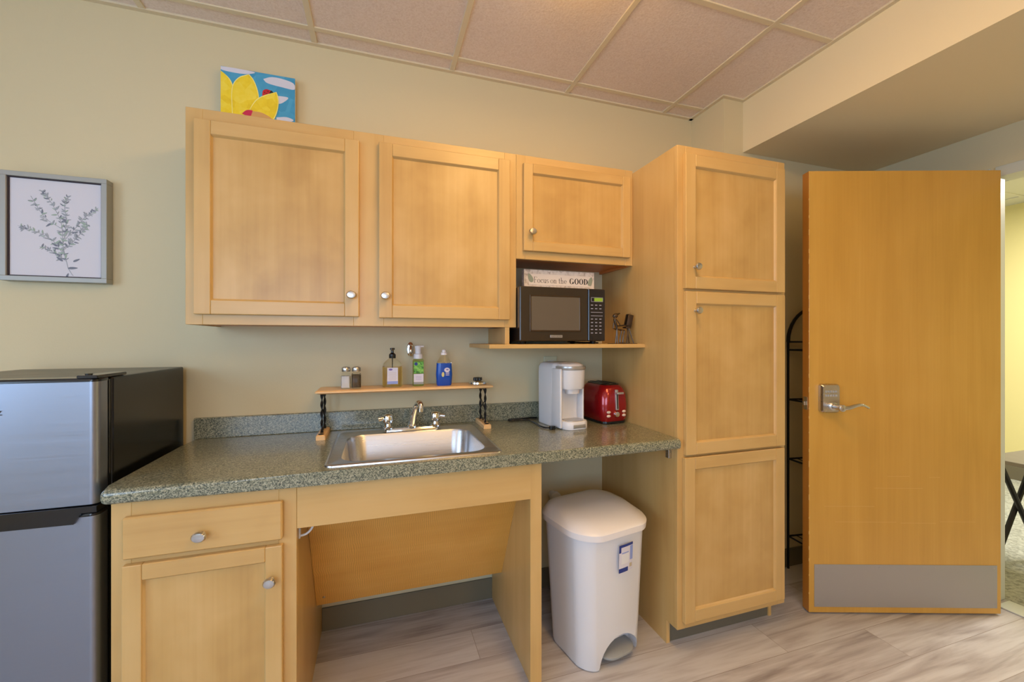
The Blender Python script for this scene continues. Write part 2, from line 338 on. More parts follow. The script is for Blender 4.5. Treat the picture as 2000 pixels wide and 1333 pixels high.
# hall beyond
HX = 5.5
b = BM(); box(b, XR+.10, HX+.1, -3.6, 1.4, -.05, 0); struct('floor_hall', b, M['carpet'])
b = BM(); box(b, HX, HX+.1, -3.6, 1.4, 0, 2.6); box(b, XR+.10, HX, 1.3, 1.4, 0, 2.6); box(b, XR+.10, HX, -3.6, -3.5, 0, 2.6); struct('wall_hall', b, M['hallw'])
b = BM(); box(b, XR+.10, HX+.1, -3.6, 1.4, 2.5, 2.6)
for y in [-3+.61*k for k in range(8)]: box(b, XR+.10, HX, y-.012, y+.012, 2.494, 2.5)
for x in (3.4, 4.01, 4.62, 5.23): box(b, x-.012, x+.012, -3.5, 1.3, 2.4945, 2.5)
struct('ceiling_hall', b, M['hallc'])
b = BM(); box(b, HX-.01, HX, -3.5, 1.3, 0, .12, .002); struct('baseboard_hall', b, M['base'])

# ------------------------------------------------------------------ door leaf
DL = Matrix.Translation((1.898, -.574, 0)) @ Matrix.Rotation(math.atan2(-.3193, .9477), 4, 'Z')
MATS['door_1'] = DL
d = bpy.data.objects.new('door_1', None); COL.objects.link(d); d['kind'] = 'structure'; d.matrix_world = DL
b = BM(); box(b, 0, .877, 0, .044, .008, 2.054, .002, mi=0)
for f in b.faces:
    if abs(f.normal.x) > .5: f.material_index = 1
obj('door_leaf', b, [M['oak'], M['oakedge']], d, local=True)
b = BM(); box(b, .024, .858, -.002, 0, .035, .232, .0008)
for x in (.04, .32, .58, .845):
    for z in (.05, .218): lathe(b, [(0, .0012), (.003, .0008), (.004, 0)], Matrix.Translation((x, -.002, z)) @ Matrix.Rotation(R(90), 4, 'X'), 10)
obj('kick_plate', b, M['kick'], d, local=True)
b = BM()
for x0_, x1_, z_ in ((.36, .46, .640), (.55, .60, .636), (.30, .52, .585), (.12, .40, .428), (.42, .58, .424), (.60, .76, .431), (.07, .30, .500)):
    box(b, x0_, x1_, -.0004, .001, z_, z_+.0012)
for k in range(26):
    zz = .1+k*.072+random.uniform(-.02, .02); box(b, -.0004, .0016, -.0004, .0016, zz, zz+random.uniform(.004, .03))
obj('scuff_marks', b, M['scuff'], d, local=True, label='pale scratches across the lower door')
b = BM()
loft(b, [(rr(.042, .0655, .012), 0), (rr(.042, .0655, .012), .018), (rr(.037, .061, .012), .026)], mtx=Matrix.Translation((.084, 0, 1.003)) @ Matrix.Rotation(R(90), 4, 'X'))
lk = obj('lock_housing', b, M['nickel'], d, local=True, smooth=True, label='brushed steel keypad lock housing')
b = BM(); 
for i in range(5):
    for j in range(2): box(b, .057+i*.0115, .065+i*.0115, -.0285, -.025, 1.012+j*.018, 1.022+j*.018, .001)
obj('keypad', b, M['silver'], lk, local=True)
b = BM()
lathe(b, [(.019, 0), (.019, .006), (.012, .01), (.0115, .05), (.015, .052), (.015, .062), (.006, .066), (0, .066)], Matrix.Translation((.09, -.024, .968)) @ Matrix.Rotation(R(90), 4, 'X'))
pp = spline([(.09, -.08, .968), (.12, -.082, .970), (.155, -.081, .980), (.185, -.078, .981), (.215, -.072, .968)], 6)
tube(b, pp, [.010 - .0055*i/(len(pp)-1) for i in range(len(pp))], 10)
obj('lever_handle', b, M['nickel'], lk, local=True, smooth=True)
b = BM(); box(b, -.0015, .001, .010, .034, .945, 1.005, .0005); box(b, -.012, -.001, .016, .028, .966, .984, .003)
obj('latch_plate', b, M['chrome'], d, local=True)
b = BM()
for z in (.25, 1.05, 1.85): tube(b, [(.874, .051, z-.05), (.874, .051, z+.05)], .006, 10)
obj('hinge', b, M['nickel'], d, local=True)

# ------------------------------------------------------------------ cabinetry
def knob_at(x, y, z, parent, sx=1.15, r=.0155):
    b = BM(); lathe(b, [(.0075, 0), (.0055, .004), (.005, .014), (.009, .017), (r, .020), (r, .023), (r*.8, .028), (0, .030)],
        Matrix.Translation((x, y, z)) @ Matrix.Rotation(R(90), 4, 'X'), 24, sx=sx, sy=.95)
    obj('knob', b, M['nickel'], parent, smooth=True)
def panel_door(x0, x1, z0, z1, yb, parent, name='door', th=.019, fw=.05):
    """frame-and-panel door, front towards -y, back at yb"""
    b = BM(); yf = yb-th; e = .0025
    box(b, x0, x0+fw, yf, yb, z0, z1, e, mi=0); box(b, x1-fw, x1, yf, yb, z0, z1, e, mi=0)
    box(b, x0+fw-.0005, x1-fw+.0005, yf, yb, z1-fw, z1, e, mi=1, seg=1); box(b, x0+fw-.0005, x1-fw+.0005, yf, yb, z0, z0+fw, e, mi=1, seg=1)
    # sloped inner moulding
    xi0, xi1, zi0, zi1 = x0+fw-.001, x1-fw+.001, z0+fw-.001, z1-fw+.001; s = .006; yp = yf+.0115
    o = [b.verts.new((x, yf+.0025, z)) for x, z in ((xi0, zi0), (xi1, zi0), (xi1, zi1), (xi0, zi1))]
    i = [b.verts.new((x, yp, z)) for x, z in ((xi0+s, zi0+s), (xi1-s, zi0+s), (xi1-s, zi1-s), (xi0+s, zi1-s))]
    for k in range(4):
        f = b.faces.new((o[k], o[(k+1) % 4], i[(k+1) % 4], i[k])); f.material_index = 1 if k % 2 == 0 else 0
    box(b, xi0+.001, xi1-.001, yp-.0005, yb-.001, zi0+.001, zi1-.001, mi=2)
    return obj(name, b, [M['wz'], M['wx'], M['wpz']], parent)
# left wall cabinet (two doors)
UY = -.2844; ZT = 2.0722; ZB = 1.3248; X0 = -.629; XM = .565; XP = 1.148
t = thing('wall_cabinet', 'wide maple wall cabinet with two tall doors above the sink', 'cabinet', ((X0+XM)/2, 0, ZB))
b = BM(); box(b, X0, X0+.016, UY+.019, 0, ZB, ZT, mi=0); box(b, XM-.016, XM, UY+.019, 0, ZB, ZT, mi=0); box(b, X0+.016, XM-.016, UY+.019, 0, ZT-.016, ZT, mi=1)
box(b, X0+.016, XM-.016, UY+.019, 0, ZB+.004, ZB+.02, mi=2); box(b, X0+.016, XM-.016, -.008, 0, ZB+.02, ZT-.016, mi=0)
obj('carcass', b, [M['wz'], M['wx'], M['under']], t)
b = BM(); yf = UY
for x0, x1 in ((X0, X0+.05), (-.09, .02), (XM-.052, XM)): box(b, x0, x1, yf, yf+.019, ZB, ZT, .001, mi=0, seg=1)
for x0, x1 in ((X0+.05, -.09), (.02, XM-.052)):
    box(b, x0, x1, yf, yf+.019, ZT-.055, ZT, .001, mi=1, seg=1); box(b, x0, x1, yf, yf+.019, ZB, ZB+.045, .001, mi=1, seg=1)
obj('face_frame', b, [M['wz'], M['wx']], t)
dd = panel_door(-.600, -.070, 1.360, 2.030, UY, t); knob_at(-.096, UY-.019, 1.440, dd)
dd = panel_door(.002, .532, 1.357, 2.036, UY, t); knob_at(.026, UY-.019, 1.441, dd)
# right short wall cabinet
ZB2 = 1.622
t = thing('wall_cabinet', 'short maple wall cabinet with one door above the microwave', 'cabinet', ((XM+XP)/2, 0, ZB2))
b = BM(); XA = XM+.0005; XB = XP-.001
box(b, XA, XA+.016, UY+.019, 0, ZB2, ZT, mi=0); box(b, XB-.016, XB, UY+.019, 0, ZB2, ZT, mi=0); box(b, XA+.016, XB-.016, UY+.019, 0, ZT-.016, ZT, mi=1)
box(b, XA+.016, XB-.016, UY+.019, 0, ZB2+.012, ZB2+.028, mi=2)
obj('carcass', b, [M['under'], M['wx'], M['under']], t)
b = BM()
for x0, x1 in ((XA, XA+.04), (XB-.04, XB)): box(b, x0, x1, yf, yf+.019, ZB2, ZT, .001, mi=0, seg=1)
box(b, XA+.04, XB-.04, yf, yf+.019, ZT-.05, ZT, .001, mi=1, seg=1); box(b, XA+.04, XB-.04, yf, yf+.019, ZB2, ZB2+.05, .001, mi=1, seg=1)
obj('face_frame', b, [M['wz'], M['wx']], t)
dd = panel_door(.594, 1.124, 1.656, 2.034, UY, t, fw=.042); knob_at(.628, UY-.019, 1.735, dd)
# microwave shelf board on a short support
t = thing('wall_shelf', 'maple shelf board under the microwave, fixed to the tall cabinet', 'shelf', (.785, 0, 1.235))
b = BM(); box(b, .42, XP, -.38, 0, 1.236, 1.253, .002); obj('board', b, M['wx'], t)
b = BM(); box(b, .515, .535, -.284, 0, 1.253, ZB, .001); obj('support', b, M['wz'], t)

# tall pantry
PX1 = 1.7245; PY = -.592; PZT = 2.0607
t = thing('pantry_cabinet', 'tall maple pantry cabinet with three stacked doors', 'cabinet', ((XP+PX1)/2, -.3, 0))
b = BM()
sp = [(-.0, 0), (PY+.066+.0, 0), (PY+.066, .098), (PY+.019, .098), (PY+.019, PZT), (0, PZT)]
for x0, x1 in ((XP, XP+.016), (PX1-.016, PX1)):
    prism(b, [(-y, z) for y, z in sp], x0, x1, 0, Matrix(((0, 1, 0, 0), (-1, 0, 0, 0), (0, 0, 1, 0), (0, 0, 0, 1))))
box(b, XP+.016, PX1-.016, PY+.019, 0, PZT-.016, PZT, mi=1); box(b, XP+.016, PX1-.016, PY+.019, -.01, .098, .114, mi=1); box(b, XP+.016, PX1-.016, -.01, 0, .114, PZT-.016)
obj('carcass', b, [M['wz'], M['wx']], t)
b = BM()
box(b, XP, XP+.04, PY, PY+.019, .098, PZT, .001, mi=0, seg=1); box(b, PX1-.04, PX1, PY, PY+.019, .098, PZT, .001, mi=0, seg=1)
for z0, z1 in ((PZT-.05, PZT), (1.45, 1.50), (.775, .825), (.098, .15)): box(b, XP+.04, PX1-.04, PY, PY+.019, z0, z1, .001, mi=1, seg=1)
obj('face_frame', b, [M['wz'], M['wx']], t)
dd = panel_door(1.174, 1.706, 1.479, 2.024, PY, t); knob_at(1.218, PY-.019, 1.566, dd, sx=1)
dd = panel_door(1.177, 1.706, .806, 1.468, PY, t); knob_at(1.222, PY-.019, 1.390, dd, sx=1)
dd = panel_door(1.171, 1.704, .128, .796, PY, t)
b = BM(); box(b, XP+.016, PX1-.016, PY+.072, PY+.09, 0, .097); obj('toe_kick', b, M['toe'], t)

# base cabinet
BX0 = -.683; BX1 = -.2345; BZ = .833
t = thing('base_cabinet', 'maple base cabinet with a drawer over a door, left of the sink', 'cabinet', ((BX0+BX1)/2, -.3, 0))
b = BM()
for x0, x1 in ((BX0, BX0+.016), (BX1-.016, BX1)): box(b, x0, x1, -.571, 0, 0, BZ, mi=0)
box(b, BX0+.016, BX1-.016, -.571, -.01, .1, .116, mi=1); box(b, BX0+.016, BX1-.016, -.01, 0, .0, BZ, mi=0); box(b, BX0+.016, BX1-.016, -.53, -.515, 0, .1, mi=1)
obj('carcass', b, [M['wz'], M['wx']], t)
b = BM()
box(b, BX0, BX0+.045, -.59, -.571, .0, BZ, .001, mi=0, seg=1); box(b, -.282, BX1, -.59, -.571, 0, BZ, .001, mi=0, seg=1)
for z0, z1 in ((.786, BZ), (.655, .70), (.098, .14)): box(b, BX0+.045, -.282, -.59, -.571, z0, z1, .001, mi=1, seg=1)
obj('face_frame', b, [M['wz'], M['wx']], t)
b = BM(); box(b, -.652, -.270, -.609, -.59, .682, .795, .004, seg=1); dr = obj('drawer', b, M['wx'], t); knob_at(-.470, -.609, .729, dr, 1.2)
dd = panel_door(-.652, -.270, .125, .666, -.59, t, fw=.044); knob_at(-.299, -.609, .571, dd, 1.1)

# open sink bay
t = thing('sink_surround', 'open maple knee space panels and apron under the sink', 'cabinet', (.15, -.3, 0))
b = BM(); box(b, -.234, .519, -.59, -.571, .702, BZ, .001, seg=1); obj('apron', b, M['wx'], t)
b = BM(); box(b, .5325, .560, -.571, -.009, 0, BZ, .001, mi=0, seg=1); box(b, .517, .560, -.59, -.571, 0, BZ, .001, mi=0, seg=1); obj('side_panel', b, M['wz'], t)
b = BM()
a0 = Vector((0, -.430, .712)); a1 = Vector((0, -.175, .216)); n = (a1-a0).cross(Vector((1, 0, 0))).normalized()*.012
q = [a0, a1, a1-n, a0-n]
prism(b, [(-v.y, v.z) for v in q], -.2335, .5322, 0, Matrix(((0, 1, 0, 0), (-1, 0, 0, 0), (0, 0, 1, 0), (0, 0, 0, 1))))
obj('slanted_panel', b, M['slant'], t)
b = BM(); lathe(b, [(.005, 0), (.005, .002), (0, .003)], Matrix.Translation((-.2, -.235, .28)) @ Matrix.Rotation(R(118), 4, 'X'), 12); obj('screw', b, M['nickel'], t)
# towel hook in sink bay
t = thing('utility_hook', 'small white curved plastic hook beneath the apron, left side', 'hook', (-.2345, -.53, .69))
b = BM(); box(b, -.2345, -.2305, -.555, -.535, .655, .705, .001); tube(b, spline([(-.232, -.545, .66), (-.215, -.545, .664), (-.2, -.545, .678), (-.192, -.545, .7)], 5), .0035, 8)
obj('hook', b, M['white'], t, smooth=True)

# countertop with sink cut-out
CT = .875
t = thing('countertop', 'green grey speckled laminate countertop with low backsplash', 'countertop', (.22, -.3, BZ))
b = BM(); xs = [-.700, -.14, .40, XP-.0015]; ys = [-.6145, -.565, -.125, -.0001]
tv = [[[b.verts.new((x, y, z)) for y in ys] for x in xs] for z in (BZ+.0005, CT)]
for k in (0, 1):
    for i in range(3):
        for j in range(3):
            if (i, j) == (1, 1): continue
            q = [tv[k][i][j], tv[k][i+1][j], tv[k][i+1][j+1], tv[k][i][j+1]]; b.faces.new(q if k else q[::-1])
def side(a, c): b.faces.new((tv[0][a[0]][a[1]], tv[0][c[0]][c[1]], tv[1][c[0]][c[1]], tv[1][a[0]][a[1]]))
for i in range(3): side((i, 0), (i+1, 0)); side((i+1, 3), (i, 3))
for j in range(3): side((3, j), (3, j+1)); side((0, j+1), (0, j))
side((2, 1), (1, 1)); side((1, 2), (2, 2)); side((1, 1), (1, 2)); side((2, 2), (2, 1))
ed = []
for e in b.edges:
    p, q = e.verts[0].co, e.verts[1].co
    if (abs(p.y-ys[0]) < 1e-5 and abs(q.y-ys[0]) < 1e-5 and abs(p.z-q.z) < 1e-5) or (abs(p.x-xs[0]) < 1e-5 and abs(q.x-xs[0]) < 1e-5 and abs(p.y+q.y) > .0):
        if abs(p.z-q.z) < 1e-5 or abs(p.y-ys[0]) < 1e-5: ed.append(e)
bmesh.ops.bevel(b, geom=ed, offset=.0165, segments=5, affect='EDGES', profile=.5)
obj('worktop', b, M['counter'], t, smooth=True)
b = BM(); box(b, -.700, XP-.0015, -.02, -.0005, CT-.0005, .958, .003); obj('backsplash', b, M['counter'], t)
b = BM(); box(b, 1.132, 1.147, -.56, -.54, .785, BZ, .001, seg=1); box(b, 1.10, 1.147, -.565, -.535, .829, .8335, .0005, seg=1); obj('bracket', b, M['nickel'], t, label='small metal angle bracket')

# sink
t = thing('sink', 'shallow stainless steel drop-in sink in the countertop', 'sink', (.13, -.34, CT))
FYB = -.134
cx, cy = .1285, -.341; hx, hy = .290, .247; sy0 = -.353
b = BM()
S = [(rr(hx, hy, .03, 8), .8755, cx, cy), (rr(hx-.001, hy-.001, .03, 8), .880, cx, cy), (rr(hx-.006, hy-.006, .028, 8), .8828, cx, cy), (rr(hx-.013, hy-.013, .026, 8), .882, cx, cy), (rr(hx-.018, hy-.018, .024, 8), .8795, cx, cy),
     (rr(.250, .198, .07, 8), .8795, cx, sy0), (rr(.246, .194, .068, 8), .878, cx, sy0), (rr(.242, .190, .066, 8), .870, cx, sy0), (rr(.232, .180, .062, 8), .76, cx, sy0), (rr(.224, .172, .06, 8), .735, cx, sy0), (rr(.20, .150, .05, 8), .722, cx, sy0), (rr(.05, .05, .05, 8), .716, cx, sy0)]
loft(b, S, cap0=False)
obj('basin', b, M['steel'], t, smooth=True)
b = BM(); lathe(b, [(.044, .7165), (.044, .720), (.036, .721), (.03, .7175), (0, .7175)], Matrix.Translation((cx, sy0, 0))); obj('drain', b, M['chrome'], t, smooth=True)

# faucet
t = thing('faucet', 'low chrome two-handle faucet behind the sink basin', 'faucet', (.14, -.115, .8795))
b = BM(); loft(b, [(rr(.115, .019, .019), .8799), (rr(.115, .019, .019), .888), (rr(.110, .015, .015), .894)], mtx=Matrix.Translation((.140, FYB, 0)))
obj('base_plate', b, M['chrome'], t, smooth=True)
for x, s in ((.040, -1), (.240, 1)):
    b = BM(); lathe(b, [(.022, 0), (.022, .006), (.015, .012), (.014, .022), (.021, .028), (.0225, .048), (.019, .058), (.010, .063), (0, .064)], Matrix.Translation((x, FYB, .892)), 20)
    tube(b, [(x, FYB, .935), (x+s*.022, FYB-.004, .937), (x+s*.040, FYB-.008, .935)], [.007, .0085, .0095], 10)
    obj('handle', b, M['chrome'], t, smooth=True)
b = BM(); lathe(b, [(.021, .892), (.021, .900), (.016, .906), (.0155, .925), (0, .93)], Matrix.Translation((.139, FYB, 0)), 20)
pp = spline([(.139, FYB, .905), (.144, -.150, .945), (.152, -.175, .985), (.160, -.205, 1.006), (.166, -.230, 1.004), (.167, -.240, .985)], 6)
tube(b, pp, [.0155 - .004*min(1, i/18) for i in range(len(pp))], 14)
lathe(b, [(.0125, 0), (.0125, -.014), (.009, -.016), (0, -.016)], Matrix.Translation((.167, -.240, .990)), 16)
obj('spout', b, M['chrome'], t, smooth=True)

# over-sink shelf
t = thing('over_sink_shelf', 'narrow pine ledge on black twisted wire legs over the sink', 'shelf', (.125, -.11, CT))
b = BM(); loft(b, [(rr(.350, .064, .004), 1.053), (rr(.366, .080, .006), 1.059), (rr(.366, .080, .006), 1.064), (rr(.360, .074, .006), 1.068)], mtx=Matrix.Translation((.126, -.104, 0)))
obj('board', b, M['shelf'], t)
for x, nm in ((-.217, 0), (.462, 1)):
    b = BM(); loft(b, [(rr(.0175, .085, .003), CT+.0002), (rr(.0175, .085, .003), CT+.016), (rr(.013, .080, .003), CT+.020)], mtx=Matrix.Translation((x, -.108, 0)))
    f = obj('foot', b, M['shelf'], t)
    b = BM(); zA, zB = CT+.020, 1.0535
    for y0 in (-.150, -.055):
        tube(b, [(x, y0, zA), (x, y0, zB)], .002, 8)
        for ph in (0, math.pi):
            tube(b, [(x+.004*math.cos(ph+k*.55), y0+.004*math.sin(ph+k*.55), zA+(zB-zA)*k/24) for k in range(25)], .0020, 6)
    tube(b, [(x, -.105+.05*math.sin(k*math.pi/6), zA+.004+(zB-zA-.008)*k/12) for k in range(13)], .0022, 6)
    tube(b, [(x, -.105-.05*math.sin(k*math.pi/6), zA+.004+(zB-zA-.008)*k/12) for k in range(13)], .0022, 6)
    lathe(b, [(.010, 0), (.010, .002), (0, .004)], Matrix.Translation((x, -.178, zA)), 16)
    obj('wire_leg', b, M['blackm'], t, smooth=True)

# items on that shelf, SZ = shelf top
SZ = 1.0681
def shaker(x, y, content, lbl):
    t = thing('salt_shaker' if content == 'salt' else 'pepper_shaker', lbl, 'shaker', (x, y, SZ))
    b = BM(); loft(b, [(rr(.0175, .0175, .005), 0), (rr(.0185, .0185, .006), .003), (rr(.0185, .0185, .006), .060), (rr(.014, .014, .010), .068), (rr(.014, .014, .010), .071)]); obj('jar', b, M['glass'], t, local=True, smooth=True)
    b = BM(); loft(b, [(rr(.0155, .0155, .004), .004), (rr(.0155, .0155, .004), .052 if content == 'salt' else .056)]); obj('filling', b, M[content], t, local=True)
    b = BM(); lathe(b, [(.0165, .071), (.0175, .073), (.0175, .084), (.016, .088), (.010, .091), (0, .092)], seg=24); obj('cap', b, M['nickel'], t, local=True, smooth=True)
shaker(-.129, -.115, 'salt', 'clear glass shaker filled with white salt, beside the pepper')
shaker(-.088, -.115, 'pepper', 'clear glass shaker filled with brown ground pepper')
# hand soap
t = thing('soap_bottle', 'clear pump bottle of amber hand soap with black pump', 'bottle', (.058, -.105, SZ))
b = BM(); loft(b, [(rr(.038, .024, .018), 0), (rr(.041, .027, .02), .004), (rr(.041, .027, .02), .088), (rr(.036, .024, .02), .104), (rr(.020, .016, .014), .118), (rr(.012, .012, .012), .124), (rr(.012, .012, .012), .128)]); obj('bottle_shell', b, M['glass'], t, local=True, smooth=True)
b = BM(); loft(b, [(rr(.036, .022, .016), .003), (rr(.039, .025, .018), .006), (rr(.039, .025, .018), .086)]); obj('liquid', b, M['soap'], t, local=True, smooth=True)
b = BM(); box(b, -.022, .022, -.0282, -.0272, .014, .084, mi=0); box(b, -.022, .022, -.0286, -.0282, .014, .026, mi=1)
for k, wd in enumerate((.030, .034, .028, .034, .030, .032)): box(b, -wd/2, wd/2, -.0286, -.0282, .032+k*.006, .0332+k*.006, mi=2)
lathe(b, [(0, 0), (.008, 0)], Matrix.Translation((-.008, -.0287, .076)) @ Matrix.Rotation(R(90), 4, 'X'), 16, mi=3, sy=.5)
obj('label', b, [M['label'], M['lblue'], M['ltan'], M['lpurp']], t, local=True)
b = BM(); lathe(b, [(.014, .124), (.0145, .126), (.0145, .140), (.008, .146), (.006, .148), (.006, .158), (.010, .160), (.010, .168), (0, .169)], seg=20); tube(b, [(0, 0, .164), (0, -.03, .164), (0, -.036, .160)], .0045, 8); tube(b, [(0, 0, .03), (0, 0, .125)], .002, 6)
obj('pump', b, M['black'], t, local=True, smooth=True)
# green lotion bottle
t = thing('soap_bottle', 'slim clear foaming soap bottle with green leafy label', 'bottle', (.168, -.105, SZ))
b = BM(); loft(b, [(rr(.022, .018, .016), 0), (rr(.0245, .020, .018), .003), (rr(.0245, .020, .018), .112), (rr(.018, .018, .018), .122)]); obj('bottle_shell', b, M['lotion'], t, local=True, smooth=True)
b = BM()
def wrap(b, z0, z1, mi, a=.021, yy=-.0207): box(b, -a, a, yy, yy+.004, z0, z1, .0003, mi=mi, seg=1)
wrap(b, .056, .108, 0); wrap(b, .018, .054, 1); wrap(b, .009, .017, 2)
lathe(b, [(0, 0), (.007, 0)], Matrix.Translation((-.011, -.0211, .098)) @ Matrix.Rotation(R(90), 4, 'X'), 16, mi=3)
for k in range(3): box(b, -.012, .012, -.0211, -.0206, .030+k*.006, .0308+k*.006, mi=4)
obj('label', b, [M['lgreen'], M['label'], M['grey'], M['navy'], M['lpurp']], t, local=True)
b = BM(); lathe(b, [(.020, .120), (.020, .126), (.019, .140), (.013, .143), (.013, .165), (.015, .168), (.015, .176), (0, .178)], seg=20); box(b, -.008, .024, -.010, .006, .171, .178, .002); obj('pump', b, M['white'], t, local=True, smooth=True)
# blue dish soap
t = thing('dish_soap_bottle', 'clear squeeze bottle of blue dish soap with white cap', 'bottle', (.280, -.118, SZ))
b = BM(); loft(b, [(rr(.030, .018, .012), 0), (rr(.033, .021, .014), .005), (rr(.036, .023, .016), .05), (rr(.033, .021, .016), .10)]); obj('liquid', b, M['blue'], t, local=True, smooth=True)
b = BM(); loft(b, [(rr(.0332, .0212, .016), .1001), (rr(.020, .016, .014), .124), (rr(.014, .014, .012), .134), (rr(.013, .013, .012), .138)]); obj('bottle_neck', b, M['glass'], t, local=True, smooth=True)
b = BM(); lathe(b, [(.014, .136), (.014, .146), (.009, .149), (.009, .157), (.006, .160), (0, .160)], seg=20); obj('cap', b, M['whitelid'], t, local=True, smooth=True)
b = BM(); RX = Matrix.Rotation(R(90), 4, 'X')
lathe(b, [(0, .0006), (.0125, 0)], Matrix.Translation((.010, -.0236, .070)) @ RX, 20, mi=0, sy=.8); lathe(b, [(0, .0006), (.006, 0)], Matrix.Translation((.011, -.0240, .071)) @ RX, 16, mi=1, sy=.5)
lathe(b, [(0, .0006), (.010, 0)], Matrix.Translation((-.008, -.0238, .050)) @ RX, 16, mi=2, sx=.6, sy=1.1)
for k in range(3): box(b, .004, .020, -.0240, -.0236, .046+k*.006, .0485+k*.006, mi=0)
obj('label', b, [M['label'], M['lpurp'], M['lyel']], t, local=True)
# sink strainer
t = thing('sink_strainer', 'chrome sink strainer plug with black knob on the shelf', 'strainer', (.435, -.115, SZ))
b = BM(); lathe(b, [(.036, 0), (.041, .003), (.040, .010), (.030, .016), (.018, .019), (0, .019)]); obj('plug', b, M['chrome'], t, local=True, smooth=True)
b = BM()
for k in range(6): lathe(b, [(.008, .018), (.008, .029), (.006, .031), (0, .031)], Matrix.Translation((.013*math.cos(k*math.pi/3), .013*math.sin(k*math.pi/3), 0)), 12)
lathe(b, [(.012, .018), (.012, .030), (0, .030)], seg=12); obj('grip', b, M['black'], t, local=True, smooth=True)
# chrome wall hook
t = thing('wall_hook', 'oval chrome adhesive hook on the wall above the shelf', 'hook', (.141, 0, 1.227))
b = BM(); lathe(b, [(.016, 0), (.016, .006), (.013, .010), (0, .011)], Matrix.Translation((0, -.0002, 0)) @ Matrix.Rotation(R(90), 4, 'X'), 24, sx=1, sy=2.1)
obj('back_plate', b, M['chrome'], t, local=True, smooth=True)
b = BM(); tube(b, spline([(0, -.008, .018), (0, -.03, .014), (0, -.038, -.008), (0, -.03, -.026), (0, -.012, -.03)], 6), .006, 10); obj('hook', b, M['chrome'], t, local=True, smooth=True)
# outlet
t = thing('outlet_plate', 'pale wall outlet plate just above the white coffee maker', 'outlet', (.845, 0, 1.13))
b = BM(); box(b, -.037, .037, -.006, -.0002, -.057, .057, .003); obj('plate', b, M['pad'], t, local=True)
b = BM()
for z in (-.02, .02): box(b, -.017, .017, -.0075, -.006, z-.014, z+.014, .002)
obj('socket', b, M['white'], t, local=True)

# ------------------------------------------------------------------ coffee maker
t = thing('coffee_maker', 'white single-serve pod coffee maker with silver lid ring', 'coffee maker', (.820, -.215, CT), R(8))
b = BM()
loft(b, [(rr(.068, .082, .03), .001), (rr(.069, .083, .03), .006), (rr(.070, .084, .03), .24), (rr(.069, .082, .03), .268), (rr(.064, .076, .03), .283), (rr(.054, .066, .028), .291)], mtx=Matrix.Translation((-.002, .045, 0)))
box(b, -.071, -.059, -.085, .0, .004, .268, .005, seg=3); box(b, .058, .068, -.070, .0, .004, .262, .005, seg=3)
obj('housing', b, M['white'], t, local=True, smooth=True)
b = BM(); loft(b, [(rr(.056, .050, .045, 8), .176), (rr(.060, .054, .05, 8), .186), (rr(.063, .058, .055, 8), .262)], mtx=Matrix.Translation((.006, -.052, 0)))
obj('brew_head', b, M['white'], t, local=True, smooth=True)
b = BM(); loft(b, [(rr(.066, .062, .058, 8), .262), (rr(.069, .065, .06, 8), .268), (rr(.068, .064, .06, 8), .278)], mtx=Matrix.Translation((.006, -.050, 0))); obj('lid_ring', b, M['silver'], t, local=True, smooth=True)
b = BM(); loft(b, [(rr(.060, .062, .055, 8), .2785), (rr(.056, .056, .05, 8), .287), (rr(.040, .040, .04, 8), .293), (rr(.01, .01, .01, 8), .295)], mtx=Matrix.Translation((.006, -.040, 0))); obj('lid', b, M['whitelid'], t, local=True, smooth=True)
b = BM(); loft(b, [(rr(.030, .026, .02), .155), (rr(.032, .028, .02), .178)], mtx=Matrix.Translation((.006, -.062, 0))); obj('pod_holder', b, M['whitelid'], t, local=True, smooth=True)
b = BM(); loft(b, [(rr(.060, .055, .04, 8), .001), (rr(.062, .057, .045, 8), .006), (rr(.062, .057, .045, 8), .030), (rr(.058, .053, .04, 8), .036)], mtx=Matrix.Translation((.004, -.068, 0))); dt = obj('drip_base', b, M['white'], t, local=True, smooth=True)
b = BM(); loft(b, [(rr(.046, .040, .035, 8), .0362), (rr(.046, .040, .035, 8), .038)], mtx=Matrix.Translation((.004, -.072, 0))); box(b, -.028, .036, -.1262, -.123, .008, .024, .002); obj('drip_grate', b, M['silver'], dt, local=True, smooth=True)
# cord
t = thing('power_cord', 'black power cord looped on the countertop behind the coffee maker', 'cord', (.68, -.05, CT))
b = BM()
tube(b, spline([(.758, -.032, .880), (.72, -.032, .881), (.66, -.034, .880), (.615, -.038, .880), (.603, -.05, .880), (.62, -.062, .880), (.68, -.066, .880), (.702, -.10, .880), (.702, -.17, .880), (.700, -.22, .880), (.706, -.262, .880), (.724, -.275, .880)], 6), .0038, 8)
loft(b, [(rr(.012, .010, .004), CT+.0005), (rr(.012, .010, .004), CT+.016)], mtx=Matrix.Translation((.732, -.289, 0)))
tube(b, [(.728, -.299, .883), (.728, -.314, .883)], .0018, 6); tube(b, [(.737, -.299, .883), (.737, -.314, .883)], .0018, 6)
obj('cord', b, M['black'], t, smooth=True)

